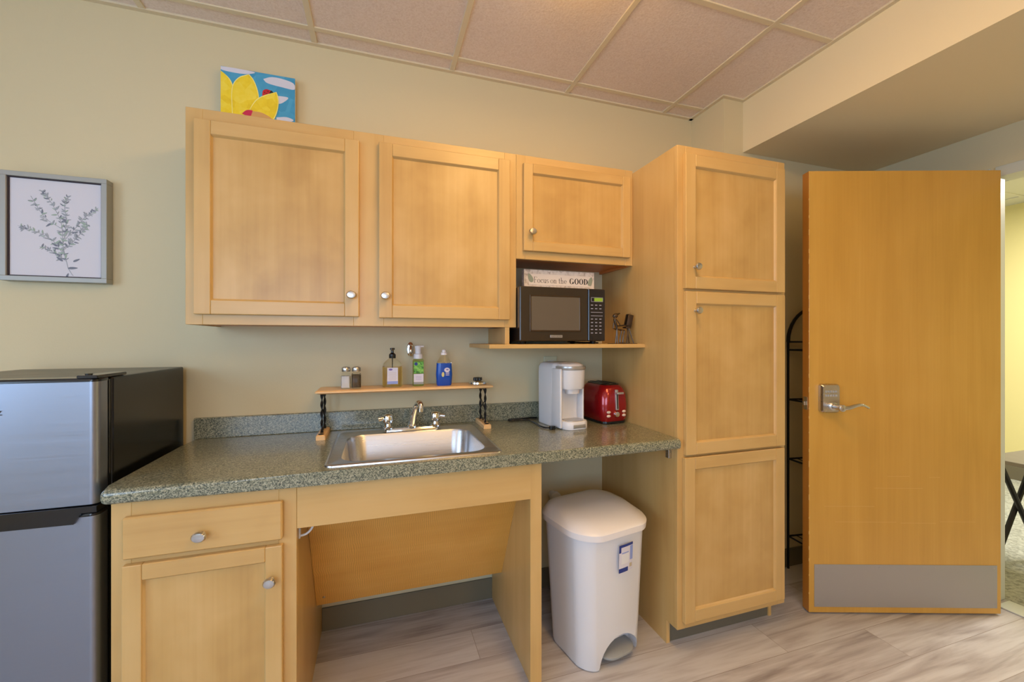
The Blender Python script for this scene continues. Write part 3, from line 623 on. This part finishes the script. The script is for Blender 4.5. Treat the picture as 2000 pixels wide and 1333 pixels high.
# ------------------------------------------------------------------ toaster
t = thing('toaster', 'metallic red toaster with chrome lever slot beside the pantry cabinet', 'toaster', (1.058, -.163, CT), R(5))
b = BM()
loft(b, [(rr(.069, .105, .035), .012), (rr(.076, .112, .04), .03), (rr(.078, .114, .042), .085), (rr(.075, .111, .045), .135), (rr(.066, .103, .045), .165), (rr(.053, .091, .04), .180), (rr(.046, .085, .035), .182)])
obj('shell', b, M['red'], t, local=True, smooth=True)
b = BM(); loft(b, [(rr(.066, .101, .035), .001), (rr(.071, .107, .035), .004), (rr(.071, .107, .035), .0125)]); obj('base', b, M['black'], t, local=True, smooth=True)
b = BM(); loft(b, [(rr(.050, .088, .036), .1805), (rr(.046, .084, .033), .187)], mi=0)
for x in (-.02, .02): box(b, x-.009, x+.009, -.072, .072, .1865, .1885, .001, mi=1)
obj('top_trim', b, [M['black'], M['darkgap']], t, local=True, smooth=True)
tilt = Matrix.Translation((-.002, -.1145, .118)) @ Matrix.Rotation(R(-4), 4, 'X')
b = BM(); box(b, -.008, .008, -.004, .006, -.052, .044, .003, mi=0, mtx=tilt); box(b, -.003, .003, -.0052, 0, -.046, .032, .001, mi=1, mtx=tilt); obj('lever_slot', b, [M['silver'], M['darkgap']], t, local=True)
b = BM(); box(b, -.009, .028, -.020, -.003, .022, .032, .003, mtx=tilt); obj('lever', b, M['silver'], t, local=True)
for x in (-.046, .040):
    for z in (.040, .058):
        b = BM(); lathe(b, [(.0105, 0), (.0105, .003), (.007, .005), (0, .005)], Matrix.Translation((x, -.1105, z)) @ RX, 16, sy=.6); obj('button', b, M['cream'], t, local=True, smooth=True)
b = BM(); lathe(b, [(.014, 0), (.012, .010), (0, .012)], Matrix.Translation((-.004, -.1130, .047)) @ RX, 20); obj('dial', b, M['chrome'], t, local=True, smooth=True)

# ------------------------------------------------------------------ microwave
MY = -.322; m0, m1, z0, z1 = .568, .968, 1.265, 1.499
t = thing('microwave', 'black countertop microwave on the maple shelf', 'microwave', ((m0+m1)/2, -.18, 1.253))
b = BM(); box(b, m0, m1, MY+.012, -.03, z0, z1, .004); obj('body', b, M['mwave'], t)
for x in (m0+.03, m1-.03):
    for y in (-.28, -.07):
        b = BM(); lathe(b, [(0, 1.2532), (.012, 1.2532), (.014, 1.266), (0, 1.266)], Matrix.Translation((x, y, 0)), 14); obj('foot', b, M['black'], t)
xd = m1-.082
b = BM(); box(b, m0-.004, xd-.001, MY-.012, MY+.0118, z0+.001, z1, .005, seg=3); dr = obj('door', b, M['mwave'], t)
b = BM()
def ring(b, xa, xb, za, zb, wd, y0, y1, mi=0):
    box(b, xa, xb, y0, y1, za, za+wd, .001, mi, 1); box(b, xa, xb, y0, y1, zb-wd, zb, .001, mi, 1); box(b, xa, xa+wd, y0, y1, za+wd, zb-wd, .001, mi, 1); box(b, xb-wd, xb, y0, y1, za+wd, zb-wd, .001, mi, 1)
ring(b, m0+.042, xd-.038, z0+.042, z1-.036, .006, MY-.0145, MY-.011)
obj('window_trim', b, M['bronze'], dr)
b = BM(); box(b, m0+.048, xd-.044, MY-.0128, MY-.0115, z0+.048, z1-.042); obj('window', b, M['mglass'], dr)
b = BM(); box(b, m0+.135, m0+.192, MY-.0130, MY-.0115, z0+.016, z0+.027, .0004, seg=1); bd = obj('badge', b, M['silver'], dr)
b = BM(); box(b, xd, m1+.003, MY-.011, MY+.0118, z0+.001, z1, .004, seg=2); cp = obj('control_panel', b, M['mpanel'], t)
b = BM(); ring(b, xd+.014, m1-.008, z1-.058, z1-.038, .0022, MY-.0122, MY-.0105, 0); box(b, xd+.030, m1-.0105, MY-.0118, MY-.0108, z1-.0555, z1-.0405, mi=1); obj('display', b, [M['legend'], M['lcd']], cp)
b = BM()
for r_ in range(9):
    zz = z1-.075-r_*.0155
    if r_ in (2, 3):
        box(b, xd+.013, m1-.010, MY-.0117, MY-.0109, zz, zz+.0022); continue
    for c in range(3):
        xx = xd+.013+c*.021; box(b, xx, xx+.011, MY-.0117, MY-.0109, zz, zz+.004, .0003, seg=1)
obj('keypad', b, M['legend'], cp)
b = BM(); tube(b, spline([(m0+.33, -.10, 1.262), (m0+.36, -.2, 1.2575), (m0+.41, -.25, 1.2575), (m0+.43, -.18, 1.2575), (m0+.44, -.04, 1.2575)], 6), .0035, 8); obj('cord', b, M['black'], t, smooth=True)

def text_mesh(body, size, font_extrude=.0002, align='CENTER'):
    c = bpy.data.curves.new('t', 'FONT'); c.body = body; c.size = size; c.align_x = align; c.align_y = 'CENTER'; c.extrude = font_extrude
    o = bpy.data.objects.new('t', c); COL.objects.link(o); bpy.context.view_layer.update()
    me = bpy.data.meshes.new_from_object(o.evaluated_get(bpy.context.evaluated_depsgraph_get()))
    bpy.data.objects.remove(o); bpy.data.curves.remove(c); return me
def text_part(name, body, size, loc, m, parent, sx=1):
    me = text_mesh(body, size); b = BM(); b.from_mesh(me); bpy.data.meshes.remove(me)
    b.transform(Matrix.Translation(loc) @ RX @ Matrix.Scale(sx, 4, (1, 0, 0)))
    return obj(name, b, m, parent)
text_part('lettering', 'BLACK+DECKER', .0075, (m0+.1635, MY-.0132, z0+.0215), M['ink'], dr, .9)

# ------------------------------------------------------------------ wooden sign with serif lettering
t = thing('wooden_sign', 'whitewashed wooden sign reading Focus on the GOOD on top of microwave', 'sign', (.80, -.225, 1.4995))
sx0, sx1, sz0, sz1 = .622, .976, 1.4998, 1.590; sy = -.225
b = BM(); box(b, sx0, sx1, sy, sy+.03, sz0, sz1, .0015, mi=0, seg=1); box(b, sx0+.022, sx1-.022, sy-.0012, sy, sz0+.021, sz1-.02, .0004, mi=1, seg=1)
obj('board', b, [M['sign'], M['signf']], t)
b = BM()
def leafpoly(cx, cz, ln, wd, ang):
    P = []
    for k in range(12):
        a = k/12*2*math.pi; x = ln*math.cos(a); z = wd*math.sin(a)*(1-.35*math.cos(a)); P.append((cx+x*math.cos(ang)-z*math.sin(ang), cz+x*math.sin(ang)+z*math.cos(ang)))
    return P
prism(b, leafpoly(sx0+.030, sz0+.052, .022, .011, R(115)), sy-.0018, sy-.0011); obj('leaf_motif', b, M['leafs'], t)
b = BM(); prism(b, leafpoly(sx1-.022, sz0+.047, .022, .011, R(70)), sy-.0018, sy-.0011); obj('leaf_motif', b, M['leafs'], t)
class Glyph:
    def __init__(s, b, x, z, u, y): s.b, s.x, s.z, s.u, s.y = b, x, z, u, y
    def rect(s, x0, z0, x1, z1): prism(s.b, [(s.x+p*s.u, s.z+q*s.u) for p, q in ((x0, z0), (x1, z0), (x1, z1), (x0, z1))], s.y-.0006, s.y)
    def poly(s, pts): prism(s.b, [(s.x+p*s.u, s.z+q*s.u) for p, q in pts], s.y-.0006, s.y)
    def arc(s, cx, cz, rx, rz, a0, a1, tv, th):
        """ring piece; stroke tv at the sides, th at top and bottom"""
        n = max(4, int(abs(a1-a0)/12))
        for k in range(n):
            q = []
            for a, o in ((a0+(a1-a0)*k/n, 1), (a0+(a1-a0)*(k+1)/n, 1), (a0+(a1-a0)*(k+1)/n, 0), (a0+(a1-a0)*k/n, 0)):
                c, si = math.cos(R(a)), math.sin(R(a)); q.append((cx+(rx-(0 if o else tv))*c, cz+(rz-(0 if o else th))*si))
            s.poly(q)
    def stem(s, x, z0, z1, tv, sb=1, st=1, th=.03, sw=.09):
        s.rect(x, z0, x+tv, z1)
        if sb: s.rect(x-sw, z0, x+tv+sw, z0+th)
        if st: s.rect(x-sw, z1-th, x+tv+(sw if st > 1 else 0), z1)
def serif(b, text, x, z, u, y, bold=False, k=1.0):
    """u = cap height; returns end x"""
    tv = .22 if bold else .085; th = .05 if bold else .03; X = .62
    for ch in text:
        g = Glyph(b, x, z, u, y); w = 0
        if ch == 'F': g.stem(.1, 0, 1, tv, th=th, st=2); g.rect(.1, 1-th, .58, 1); g.rect(.55, .8, .58, 1); g.rect(.1, .5, .42, .5+th); g.rect(.40, .42, .43, .62); w = .62
        elif ch == 'o': g.arc(.27, X/2, .27, X/2, 0, 360, tv, th); w = .54
        elif ch == 'c': g.arc(.25, X/2, .25, X/2, 45, 315, tv, th); g.arc(.36, X*.75, .05, .05, 0, 360, .05, .05); w = .47
        elif ch == 'u': g.stem(.06, .12, X, tv, sb=0, st=1, th=th); g.arc(.24, .16, .18, .17, 180, 360, tv, th*1.3); g.stem(.40, 0, X, tv, sb=0, st=1, th=th); g.rect(.40, 0, .56, th); w = .56
        elif ch == 's': g.arc(.19, X*.73, .16, X*.27, 30, 270, tv, th); g.arc(.19, X*.27, .17, X*.27, -150, 90, tv, th); w = .38
        elif ch == 'n': g.stem(.08, 0, X, tv, th=th); g.arc(.30, X-.18, .17, .18, 0, 150, tv, th*1.4); g.stem(.47-tv, 0, X-.17, tv, st=0, th=th); w = .60
        elif ch == 'h': g.stem(.08, 0, 1.04, tv, th=th); g.arc(.30, X-.18, .17, .18, 0, 150, tv, th*1.4); g.stem(.47-tv, 0, X-.17, tv, st=0, th=th); w = .60
        elif ch == 't': g.rect(.12, .08, .12+tv, .85); g.rect(.0, X-th, .33, X); g.arc(.24, .10, .12, .10, 180, 320, tv, th*1.3); w = .36
        elif ch == 'e': g.arc(.25, X/2, .25, X/2, 0, 325, tv, th); g.rect(.03, X/2-.01, .48, X/2+.02); w = .52
        elif ch == 'G': g.arc(.40, .5, .40, .51, 50, 330, tv, th); g.rect(.62, .06, .62+tv*.9, .42); g.rect(.52, .40, .62+tv+.06, .44); g.rect(.68, .68, .73, .95); w = .92
        elif ch == 'O': g.arc(.42, .5, .42, .51, 0, 360, tv, th); w = .86
        elif ch == 'D': g.stem(.08, 0, 1, tv, th=th, st=1); g.arc(.30, .5, .52, .5, -90, 90, tv, th); w = .86
        elif ch == ' ': w = .22
        x += (w + .05)*u*k
    return x
b = BM(); xe = serif(b, 'Focus on the ', .668, sz0+.031, .0265, sy-.0012)
serif(b, 'GOOD', .846, sz0+.031, .0262, sy-.0012, True)
obj('lettering', b, M['ink'], t)

# ------------------------------------------------------------------ metal figurine
t = thing('metal_figurine', 'small dark metal wire figure with a stand, beside the microwave', 'figurine', (1.075, -.255, 1.2532))
fx, fy, fz = 1.035, -.30, 1.2534
b = BM(); box(b, 1.02, 1.142, -.33, -.27, 1.2533, 1.2553, .0005, seg=1); obj('base', b, M['bronze'], t)
b = BM()
tube(b, spline([(1.052, fy, 1.322), (1.045, fy, 1.345), (1.040, fy, 1.365), (1.043, fy, 1.378)], 5), [.005]*6+[.006]*5+[.005]*5, 8)   # torso
tube(b, spline([(1.032, fy, 1.378), (1.046, fy, 1.386), (1.068, fy, 1.395)], 5), [.004, .006, .008, .009, .009, .008, .007, .006, .004, .003, .002], 8)  # hat
lathe(b, [(0, -.009), (.007, -.005), (.009, 0), (.007, .006), (0, .009)], Matrix.Translation((1.047, fy, 1.381)), 12)
for dy in (-.012, .012):
    tube(b, spline([(1.043, fy+dy*.6, 1.366), (1.056, fy+dy, 1.348), (1.064, fy+dy, 1.337), (1.095, fy+dy*.5, 1.340)], 5), .0028, 6)
    tube(b, spline([(1.052, fy+dy*.4, 1.322), (1.072, fy+dy, 1.318), (1.084, fy+dy, 1.312), (1.078, fy+dy, 1.285), (1.076, fy+dy, 1.2568), (1.088, fy+dy, 1.2565)], 5), .003, 6)
tube(b, [(1.052, fy, 1.322), (1.045, fy, 1.2555)], .0028, 6); tube(b, [(1.052, fy, 1.322), (1.056, fy, 1.2555)], .0028, 6); tube(b, [(1.036, fy, 1.350), (1.032, fy, 1.325), (1.050, fy, 1.318)], .003, 6)
obj('figure', b, M['bronze'], t, smooth=True)
b = BM(); E1 = Matrix.Translation((1.115, fy, 1.362)) @ Matrix.Rotation(R(14), 4, 'Y')
box(b, -.014, .014, -.012, .012, -.028, .028, .002, mtx=E1); box(b, 1.092, 1.118, fy-.015, fy+.015, 1.325, 1.333, .001)
for dx, dy in ((-.012, -.014), (.014, .014), (.02, -.012)): tube(b, [(1.11, fy+dy*.4, 1.335), (1.11+dx*1.2, fy+dy, 1.2555)], .0022, 6)
tube(b, [(1.118, fy, 1.388), (1.126, fy, 1.398)], .002, 6)
obj('stand', b, M['bronze'], t, smooth=True)

# ------------------------------------------------------------------ trash bin
t = thing('trash_can', 'white plastic step-on trash can with domed lid', 'trash can', (.864, -.425, 0), R(11))
BUL = .034
def dsh(hx, yb, yf, r, n=10):
    """rounded back, bulged front; outline ccw"""
    P = rr(hx, (yb-yf)/2, r, n); cy_ = (yb+yf)/2
    out = []
    for x, y in P:
        yy = y+cy_
        if y < 0: yy -= BUL*(1-(x/hx)**2)
        out.append((x, yy))
    return out
b = BM()
loft(b, [(dsh(.146, .120, -.112, .05), .004), (dsh(.149, .123, -.115, .052), .015), (dsh(.155, .130, -.120, .054), .14), (dsh(.172, .150, -.132, .060), .522)])
body = obj('bin_body', b, M['white'], t, local=True, smooth=True)
# pedal recess cut with a boolean
c = BM(); P = [(.106*math.cos(R(a)), .112*math.sin(R(a))) for a in range(0, 181, 12)]
prism(c, [(x, z-.002) for x, z in P], -.30, -.075)
cut = obj('cut', c, M['white'], None); cut.matrix_world = MATS[t.name] @ Matrix.Translation((.020, 0, 0)); bpy.context.view_layer.update()
md = body.modifiers.new('b', 'BOOLEAN'); md.object = cut; md.operation = 'DIFFERENCE'; md.solver = 'EXACT'
bpy.context.view_layer.update(); me = bpy.data.meshes.new_from_object(body.evaluated_get(bpy.context.evaluated_depsgraph_get()))
body.modifiers.clear(); body.data = me; bpy.data.objects.remove(cut)
me.set_sharp_from_angle(angle=R(38))
b = BM()
loft(b, [(dsh(.180, .162, -.140, .085), .513), (dsh(.188, .170, -.148, .09), .516), (dsh(.190, .172, -.150, .09), .540), (dsh(.184, .167, -.142, .086), .549), (dsh(.168, .155, -.052, .075), .572), (dsh(.140, .140, -.004, .06), .581), (dsh(.09, .12, .03, .04), .586)])
lid = obj('lid', b, M['whitelid'], t, local=True, smooth=True)
b = BM()
loft(b, [(rr(.078, .055, .048, 8), .028), (rr(.084, .060, .055, 8), .033), (rr(.084, .060, .055, 8), .040), (rr(.078, .054, .048, 8), .044)], mtx=Matrix.Translation((.020, -.092, 0)))
obj('pedal', b, M['grey'], t, local=True, smooth=True)
b = BM(); box(b, -.125, .125, -.07, .11, .0005, .004); obj('base', b, M['grey'], t, local=True)
b = BM()
def fy_(x, z):   # bin front surface depth at height z
    k = (z-.14)/(.522-.14); hx_ = .155+.017*k; yf_ = -.120-.012*k
    return yf_-BUL*(1-(x/hx_)**2)
def patch(xa, xb, za, zb, off, mi, n=6):
    t_ = bmesh.new(); V = [[t_.verts.new((xa+(xb-xa)*i/n, fy_(xa+(xb-xa)*i/n, z)-off, z)) for i in range(n+1)] for z in (za, zb)]
    W = [[t_.verts.new((v.co.x, v.co.y+.0008, v.co.z)) for v in r_] for r_ in V]
    for i in range(n):
        t_.faces.new((V[0][i], V[0][i+1], V[1][i+1], V[1][i])); t_.faces.new((W[0][i], W[1][i], W[1][i+1], W[0][i+1]))
        t_.faces.new((V[0][i], W[0][i], W[0][i+1], V[0][i+1])); t_.faces.new((V[1][i], V[1][i+1], W[1][i+1], W[1][i]))
    merge(b, t_, mi)
sx_ = -.014
patch(sx_, sx_+.074, .370, .478, .0008, 0); patch(sx_, sx_+.074, .468, .478, .0011, 1); patch(sx_, sx_+.010, .448, .468, .0011, 1); patch(sx_, sx_+.048, .370, .387, .0011, 1)
patch(sx_+.012, sx_+.052, .402, .440, .0011, 2); patch(sx_+.058, sx_+.074, .41, .466, .0011, 3); patch(sx_+.056, sx_+.07, .382, .397, .0011, 4); patch(sx_+.014, sx_+.05, .443, .447, .0013, 3)
obj('sticker', b, [M['label'], M['navy'], M['white'], M['lblue'], M['ltan']], t, local=True)
# small white round wall cap
t = thing('pipe_cap', 'small round white pipe cap on the wall behind the trash can', 'wall cap', (.856, 0, .472))
b = BM(); lathe(b, [(.020, 0), (.020, .03), (.028, .034), (.028, .05), (.022, .056), (0, .057)], RX, 24); obj('cap', b, M['white'], t, local=True, smooth=True)

# ------------------------------------------------------------------ refrigerator
fx1 = -.728; fx0 = -1.215; FT = 1.166
t = thing('refrigerator', 'compact two-door refrigerator with stainless doors and black sides', 'refrigerator', ((fx0+fx1)/2, -.28, 0))
b = BM(); box(b, fx0, fx1, -.490, -.03, .02, FT, .006, mi=0)
for x in (fx0+.04, fx1-.04):
    for y in (-.45, -.07): lathe(b, [(.015, 0), (.015, .022)], Matrix.Translation((x, y, 0)), 12)
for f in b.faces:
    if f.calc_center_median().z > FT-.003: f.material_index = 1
obj('body', b, [M['fblack'], M['frtop']], t)
def fdoor(name, z0, z1):
    b = BM()
    loft(b, [(rr((fx1-fx0)/2-.001, .030, .018, 8), z0+.003), (rr((fx1-fx0)/2-.001, .030, .018, 8), z1-.003)], mtx=Matrix.Translation(((fx0+fx1)/2, -.527, 0)), mi=0)
    loft(b, [(rr((fx1-fx0)/2, .031, .018, 8), z1-.004), (rr((fx1-fx0)/2, .031, .018, 8), z1+.002), (rr((fx1-fx0)/2-.003, .028, .016, 8), z1+.006)], mtx=Matrix.Translation(((fx0+fx1)/2, -.527, 0)), mi=1)
    box(b, fx0+.004, fx1-.004, -.499, -.489, z0+.005, z1-.002, mi=1)
    return obj(name, b, [M['steelv'], M['black']], t, smooth=True)
fz_ = fdoor('freezer_door', .822, FT-.004)
fd_ = fdoor('refrigerator_door', .05, .797)
b = BM()
P = [(fx0+.004, .795), (-.775, .790), (-.760, .806), (fx1+.002, .806), (fx1+.002, .822), (fx0+.004, .824)]
prism(b, [(x, z-.012 if z < .8 else z) for x, z in P], -.566, -.500); obj('handle_grip', b, M['black'], fd_)
b = BM(); box(b, fx1-.045, fx1+.001, -.560, -.42, FT+.001, FT+.010, .003); lathe(b, [(.008, FT), (.008, FT+.014), (0, FT+.015)], Matrix.Translation((fx1-.028, -.54, 0)), 14); obj('hinge_cover', b, M['black'], t)
text_part('lettering', 'z', .026, (-.931, -.5585, 1.085), M['ink'], fz_, 1.3)

# ------------------------------------------------------------------ framed print
t = thing('framed_print', 'framed botanical print of grey leafy sprigs on the wall above refrigerator', 'picture', (-1.115, 0, 1.68))
px0, px1, pz0, pz1 = -1.268, -.966, 1.483, 1.872
b = BM(); ring(b, px0, px1, pz0, pz1, .017, -.040, -.0005); obj('frame', b, M['frame'], t)
b = BM(); ring(b, px0+.017, px1-.017, pz0+.017, pz1-.017, .004, -.033, -.004); obj('inner_lip', b, M['fdark'], t)
b = BM(); box(b, px0+.019, px1-.019, -.028, -.004, pz0+.019, pz1-.019); obj('print', b, M['paper'], t)
b = BM(); ly = -.0285
def stroke(p, q, wd, mi):
    d = Vector((q[0]-p[0], q[1]-p[1])); n = Vector((-d.y, d.x)).normalized()*wd
    prism(b, [(p[0]+n.x, p[1]+n.y), (q[0]+n.x, q[1]+n.y), (q[0]-n.x, q[1]-n.y), (p[0]-n.x, p[1]-n.y)], ly-.0002, ly+.0005, mi)
def lf(x, z, a, ln, mi):
    prism(b, leafpoly(x+ln*math.cos(a), z+ln*math.sin(a), ln, ln*.3, a), ly-.0003-random.random()*.0004, ly+.0005, mi)
root = (-1.085, 1.535)
br = [[root, (-1.10, 1.62), (-1.105, 1.70), (-1.135, 1.775), (-1.165, 1.815)], [(-1.10, 1.62), (-1.09, 1.70), (-1.095, 1.765), (-1.085, 1.80)], [(-1.10, 1.63), (-1.06, 1.69), (-1.03, 1.735), (-.997, 1.765)],
      [(-1.095, 1.58), (-1.13, 1.635), (-1.18, 1.665), (-1.225, 1.68)], [(-1.098, 1.60), (-1.07, 1.635), (-1.04, 1.68), (-1.03, 1.70)], [(-1.09, 1.56), (-1.125, 1.59), (-1.165, 1.61)], [(-1.105, 1.68), (-1.15, 1.715), (-1.19, 1.79)], [root, (-1.075, 1.515), (-1.070, 1.508)]]
for ln in br:
    pts = spline([(x, 0, z) for x, z in ln], 5)
    for i in range(len(pts)-1):
        p, q = pts[i], pts[i+1]; stroke((p.x, p.z), (q.x, q.z), .0007, 0)
        if len(ln) == 3 and ln is br[-1]: continue
        a = math.atan2(q.z-p.z, q.x-p.x)
        for s in (-1, 1, -1, 1):
            if i > 1 and random.random() < .8: lf(p.x+random.uniform(-.003, .003), p.z+random.uniform(-.004, .004), a+s*R(random.uniform(15, 95)), random.uniform(.004, .0095)*(1.2-.45*i/len(pts)), random.choice((0, 0, 1, 2)))
for x, z, a, l in ((-1.085, 1.535, R(5), .014), (-1.09, 1.50, R(70), .009), (-1.10, 1.56, R(140), .012), (-1.07, 1.56, R(30), .011)): lf(x, z, a, l, 2)
obj('botanical_drawing', b, [M['leaf'], M['leaf2'], M['leaf3']], t)

# ------------------------------------------------------------------ canvas painting behind the cabinet top
t = thing('canvas_painting', 'small canvas painting of yellow petals and ladybug above the wall cabinet', 'painting', (-.467, -.03, ZT))
ax0, ax1, az0, az1 = -.602, -.334, 2.0725, 2.373; ay = -.036
b = BM(); box(b, ax0, ax1, ay, ay+.018, az0, az1, .001, mi=1, seg=1); box(b, ax0, ax1, ay-.0004, ay+.001, az0+.001, az1-.0005, mi=0)
obj('canvas', b, [M['sky'], M['canvas']], t)
def pz(u, v): return (ax0+(ax1-ax0)*u, az1-(az1-az0)*.59*v)      # u,v 0..1 over the visible part
lay = [0]
b = BM()
def shp(pts, mi, curve=True):
    lay[0] += 1; y = ay-.0004-.0002*lay[0]
    P = [pz(*p) for p in pts]
    if curve:
        C = spline([(x, 0, z) for x, z in P] + [(P[0][0], 0, P[0][1])], 4)[:-1]; P = [(min(max(v.x, ax0), ax1), v.z) for v in C]
    prism(b, P, y, ay, mi)
shp([(0, .01), (.2, .0), (.45, .02), (.30, .10), (.02, .09)], 1); shp([(.56, .14), (.68, .06), (.85, .07), (.98, .13), (.99, .27), (.82, .26), (.62, .22)], 1); shp([(.74, .48), (.9, .48), (.86, .58), (.78, .66), (.73, .6)], 1); shp([(.74, .99), (.88, .95), (.98, 1.0), (.9, 1.06), (.76, 1.06)], 1)
def petal(pts, g=.008):
    c = (sum(p[0] for p in pts)/len(pts), sum(p[1] for p in pts)/len(pts))
    shp([(p[0]+g*(1 if p[0] > c[0] else -1), p[1]-g*1.5*(1 if p[1] < c[1] else -1)) for p in pts], 7); shp(pts, 2)
petal([(0, .12), (.05, .17), (.11, .28), (.15, .42), (.17, .6), (.17, .9), (.16, 1.2), (0, 1.2), (0, .6)])
petal([(.365, .10), (.33, .13), (.25, .20), (.18, .34), (.15, .52), (.15, .8), (.18, 1.2), (.34, 1.22), (.48, 1.1), (.50, .75), (.49, .52), (.46, .34), (.42, .2)])
shp([(.55, .47), (.56, .41), (.60, .37), (.65, .38), (.68, .42), (.68, .52), (.56, .55)], 3); shp([(.665, .38), (.70, .42), (.69, .50), (.645, .48)], 4)
for q in ((.58, .45), (.61, .48), (.625, .42), (.65, .46)): shp([(q[0]-.008, q[1]), (q[0], q[1]-.014), (q[0]+.008, q[1]), (q[0], q[1]+.014)], 4, False)
petal([(.735, .41), (.68, .45), (.60, .52), (.52, .60), (.45, .72), (.38, .95), (.42, 1.15), (.58, 1.2), (.68, 1.08), (.74, .88), (.765, .65), (.755, .5)])
shp([(.28, 1.02), (.34, .93), (.42, .92), (.44, 1.0), (.36, 1.06)], 5); shp([(.42, .93), (.55, .94), (.68, 1.04), (.66, 1.12), (.42, 1.08)], 6)
obj('painted_flower', b, [M['sky'], M['cloud'], M['yel'], M['pred'], M['pblack'], M['pink'], M['tan'], M['yel2']], t)

# ------------------------------------------------------------------ black metal plant stand behind the door
t = thing('plant_stand', 'black wrought iron shelf rack with arched top behind the open door', 'rack', (2.33, -.37, 0), R(-8))
b = BM(); hw = .175
for x in (-hw, hw):
    for y in (-.10, .09): tube(b, [(x, y, 0), (x, y, 1.30)], .006, 8)
for y in (-.10, .09):
    tube(b, [(hw*math.cos(R(a)), y, 1.26+.19*math.sin(R(a))) for a in range(0, 181, 10)], .009, 8)
obj('frame', b, M['blackm'], t, local=True, smooth=True)
for z in (.18, .61, .94, 1.215, 1.26):
    b = BM(); ring(b, -hw, hw, z, z+.001, .001, -.1, .09)
    b.clear()
    tube(b, [(-hw, -.10, z), (hw, -.10, z), (hw, .09, z), (-hw, .09, z)], .005, 8, closed=True)
    for k in range(1, 7): tube(b, [(-hw+k*.05, -.10, z), (-hw+k*.05, .09, z)], .0025, 6)
    tube(b, [(-hw, -.10, z-.03), (-hw+.06, -.10, z-.004)], .004, 6)
    obj('tier', b, M['blackm'], t, local=True, smooth=True)
b = BM()
tube(b, spline([(-.10, -.05, .16), (-.09, -.05, .26), (-.105, -.06, .36)], 5), .004, 6)
for a_, z in ((110, .30), (60, .28), (125, .36)):
    prism(b, leafpoly(-.105+.04*math.cos(R(a_)), z+.04*math.sin(R(a_)), .045, .018, R(a_)), -.062, -.058)
obj('metal_leaf', b, M['blackm'], t, local=True)

# ------------------------------------------------------------------ folding table in the hall
t = thing('folding_table', 'small grey folding tray table in the hallway beyond the door', 'table', (3.45, -.80, 0))
b = BM(); box(b, -.25, .27, -.20, .22, .60, .622, .004); obj('tabletop', b, M['tabletop'], t, local=True)
for y in (-.17, .19):
    b = BM(); tube(b, [(-.21, y, .0), (.21, y, .6)], .013, 8); obj('leg', b, M['blackm'], t, local=True)
    b = BM(); tube(b, [(.21, y-.028, .0), (-.21, y-.028, .6)], .013, 8); obj('leg', b, M['blackm'], t, local=True)

# ------------------------------------------------------------------ unseen ceiling lights; wrap bodies shaped to glow sideways, rear two added as fill
for x, y, w_, mm in ((.63, -1.36, 'nearest the cabinets', 'diff'), (.93, -3.4, 'added as fill behind the camera on the right', 'diff'), (-1.45, -3.1, 'added as fill behind the camera on the left', 'diff2')):
    t = thing('unseen_ceiling_light', 'unseen warm ceiling light, wrap body shaped to glow sideways, ' + w_, 'ceiling light', (x, y, CZ), group='unseen warm ceiling lights')
    b = BM(); box(b, -.15, .15, -.6, .6, -.03, -.007, .004); obj('housing', b, M['grid'], t, local=True)
    b = BM(); loft(b, [(rr(.10, .58, .03), -.10), (rr(.135, .59, .03), -.085), (rr(.145, .595, .03), -.031)]); obj('diffuser', b, M[mm], t, local=True)
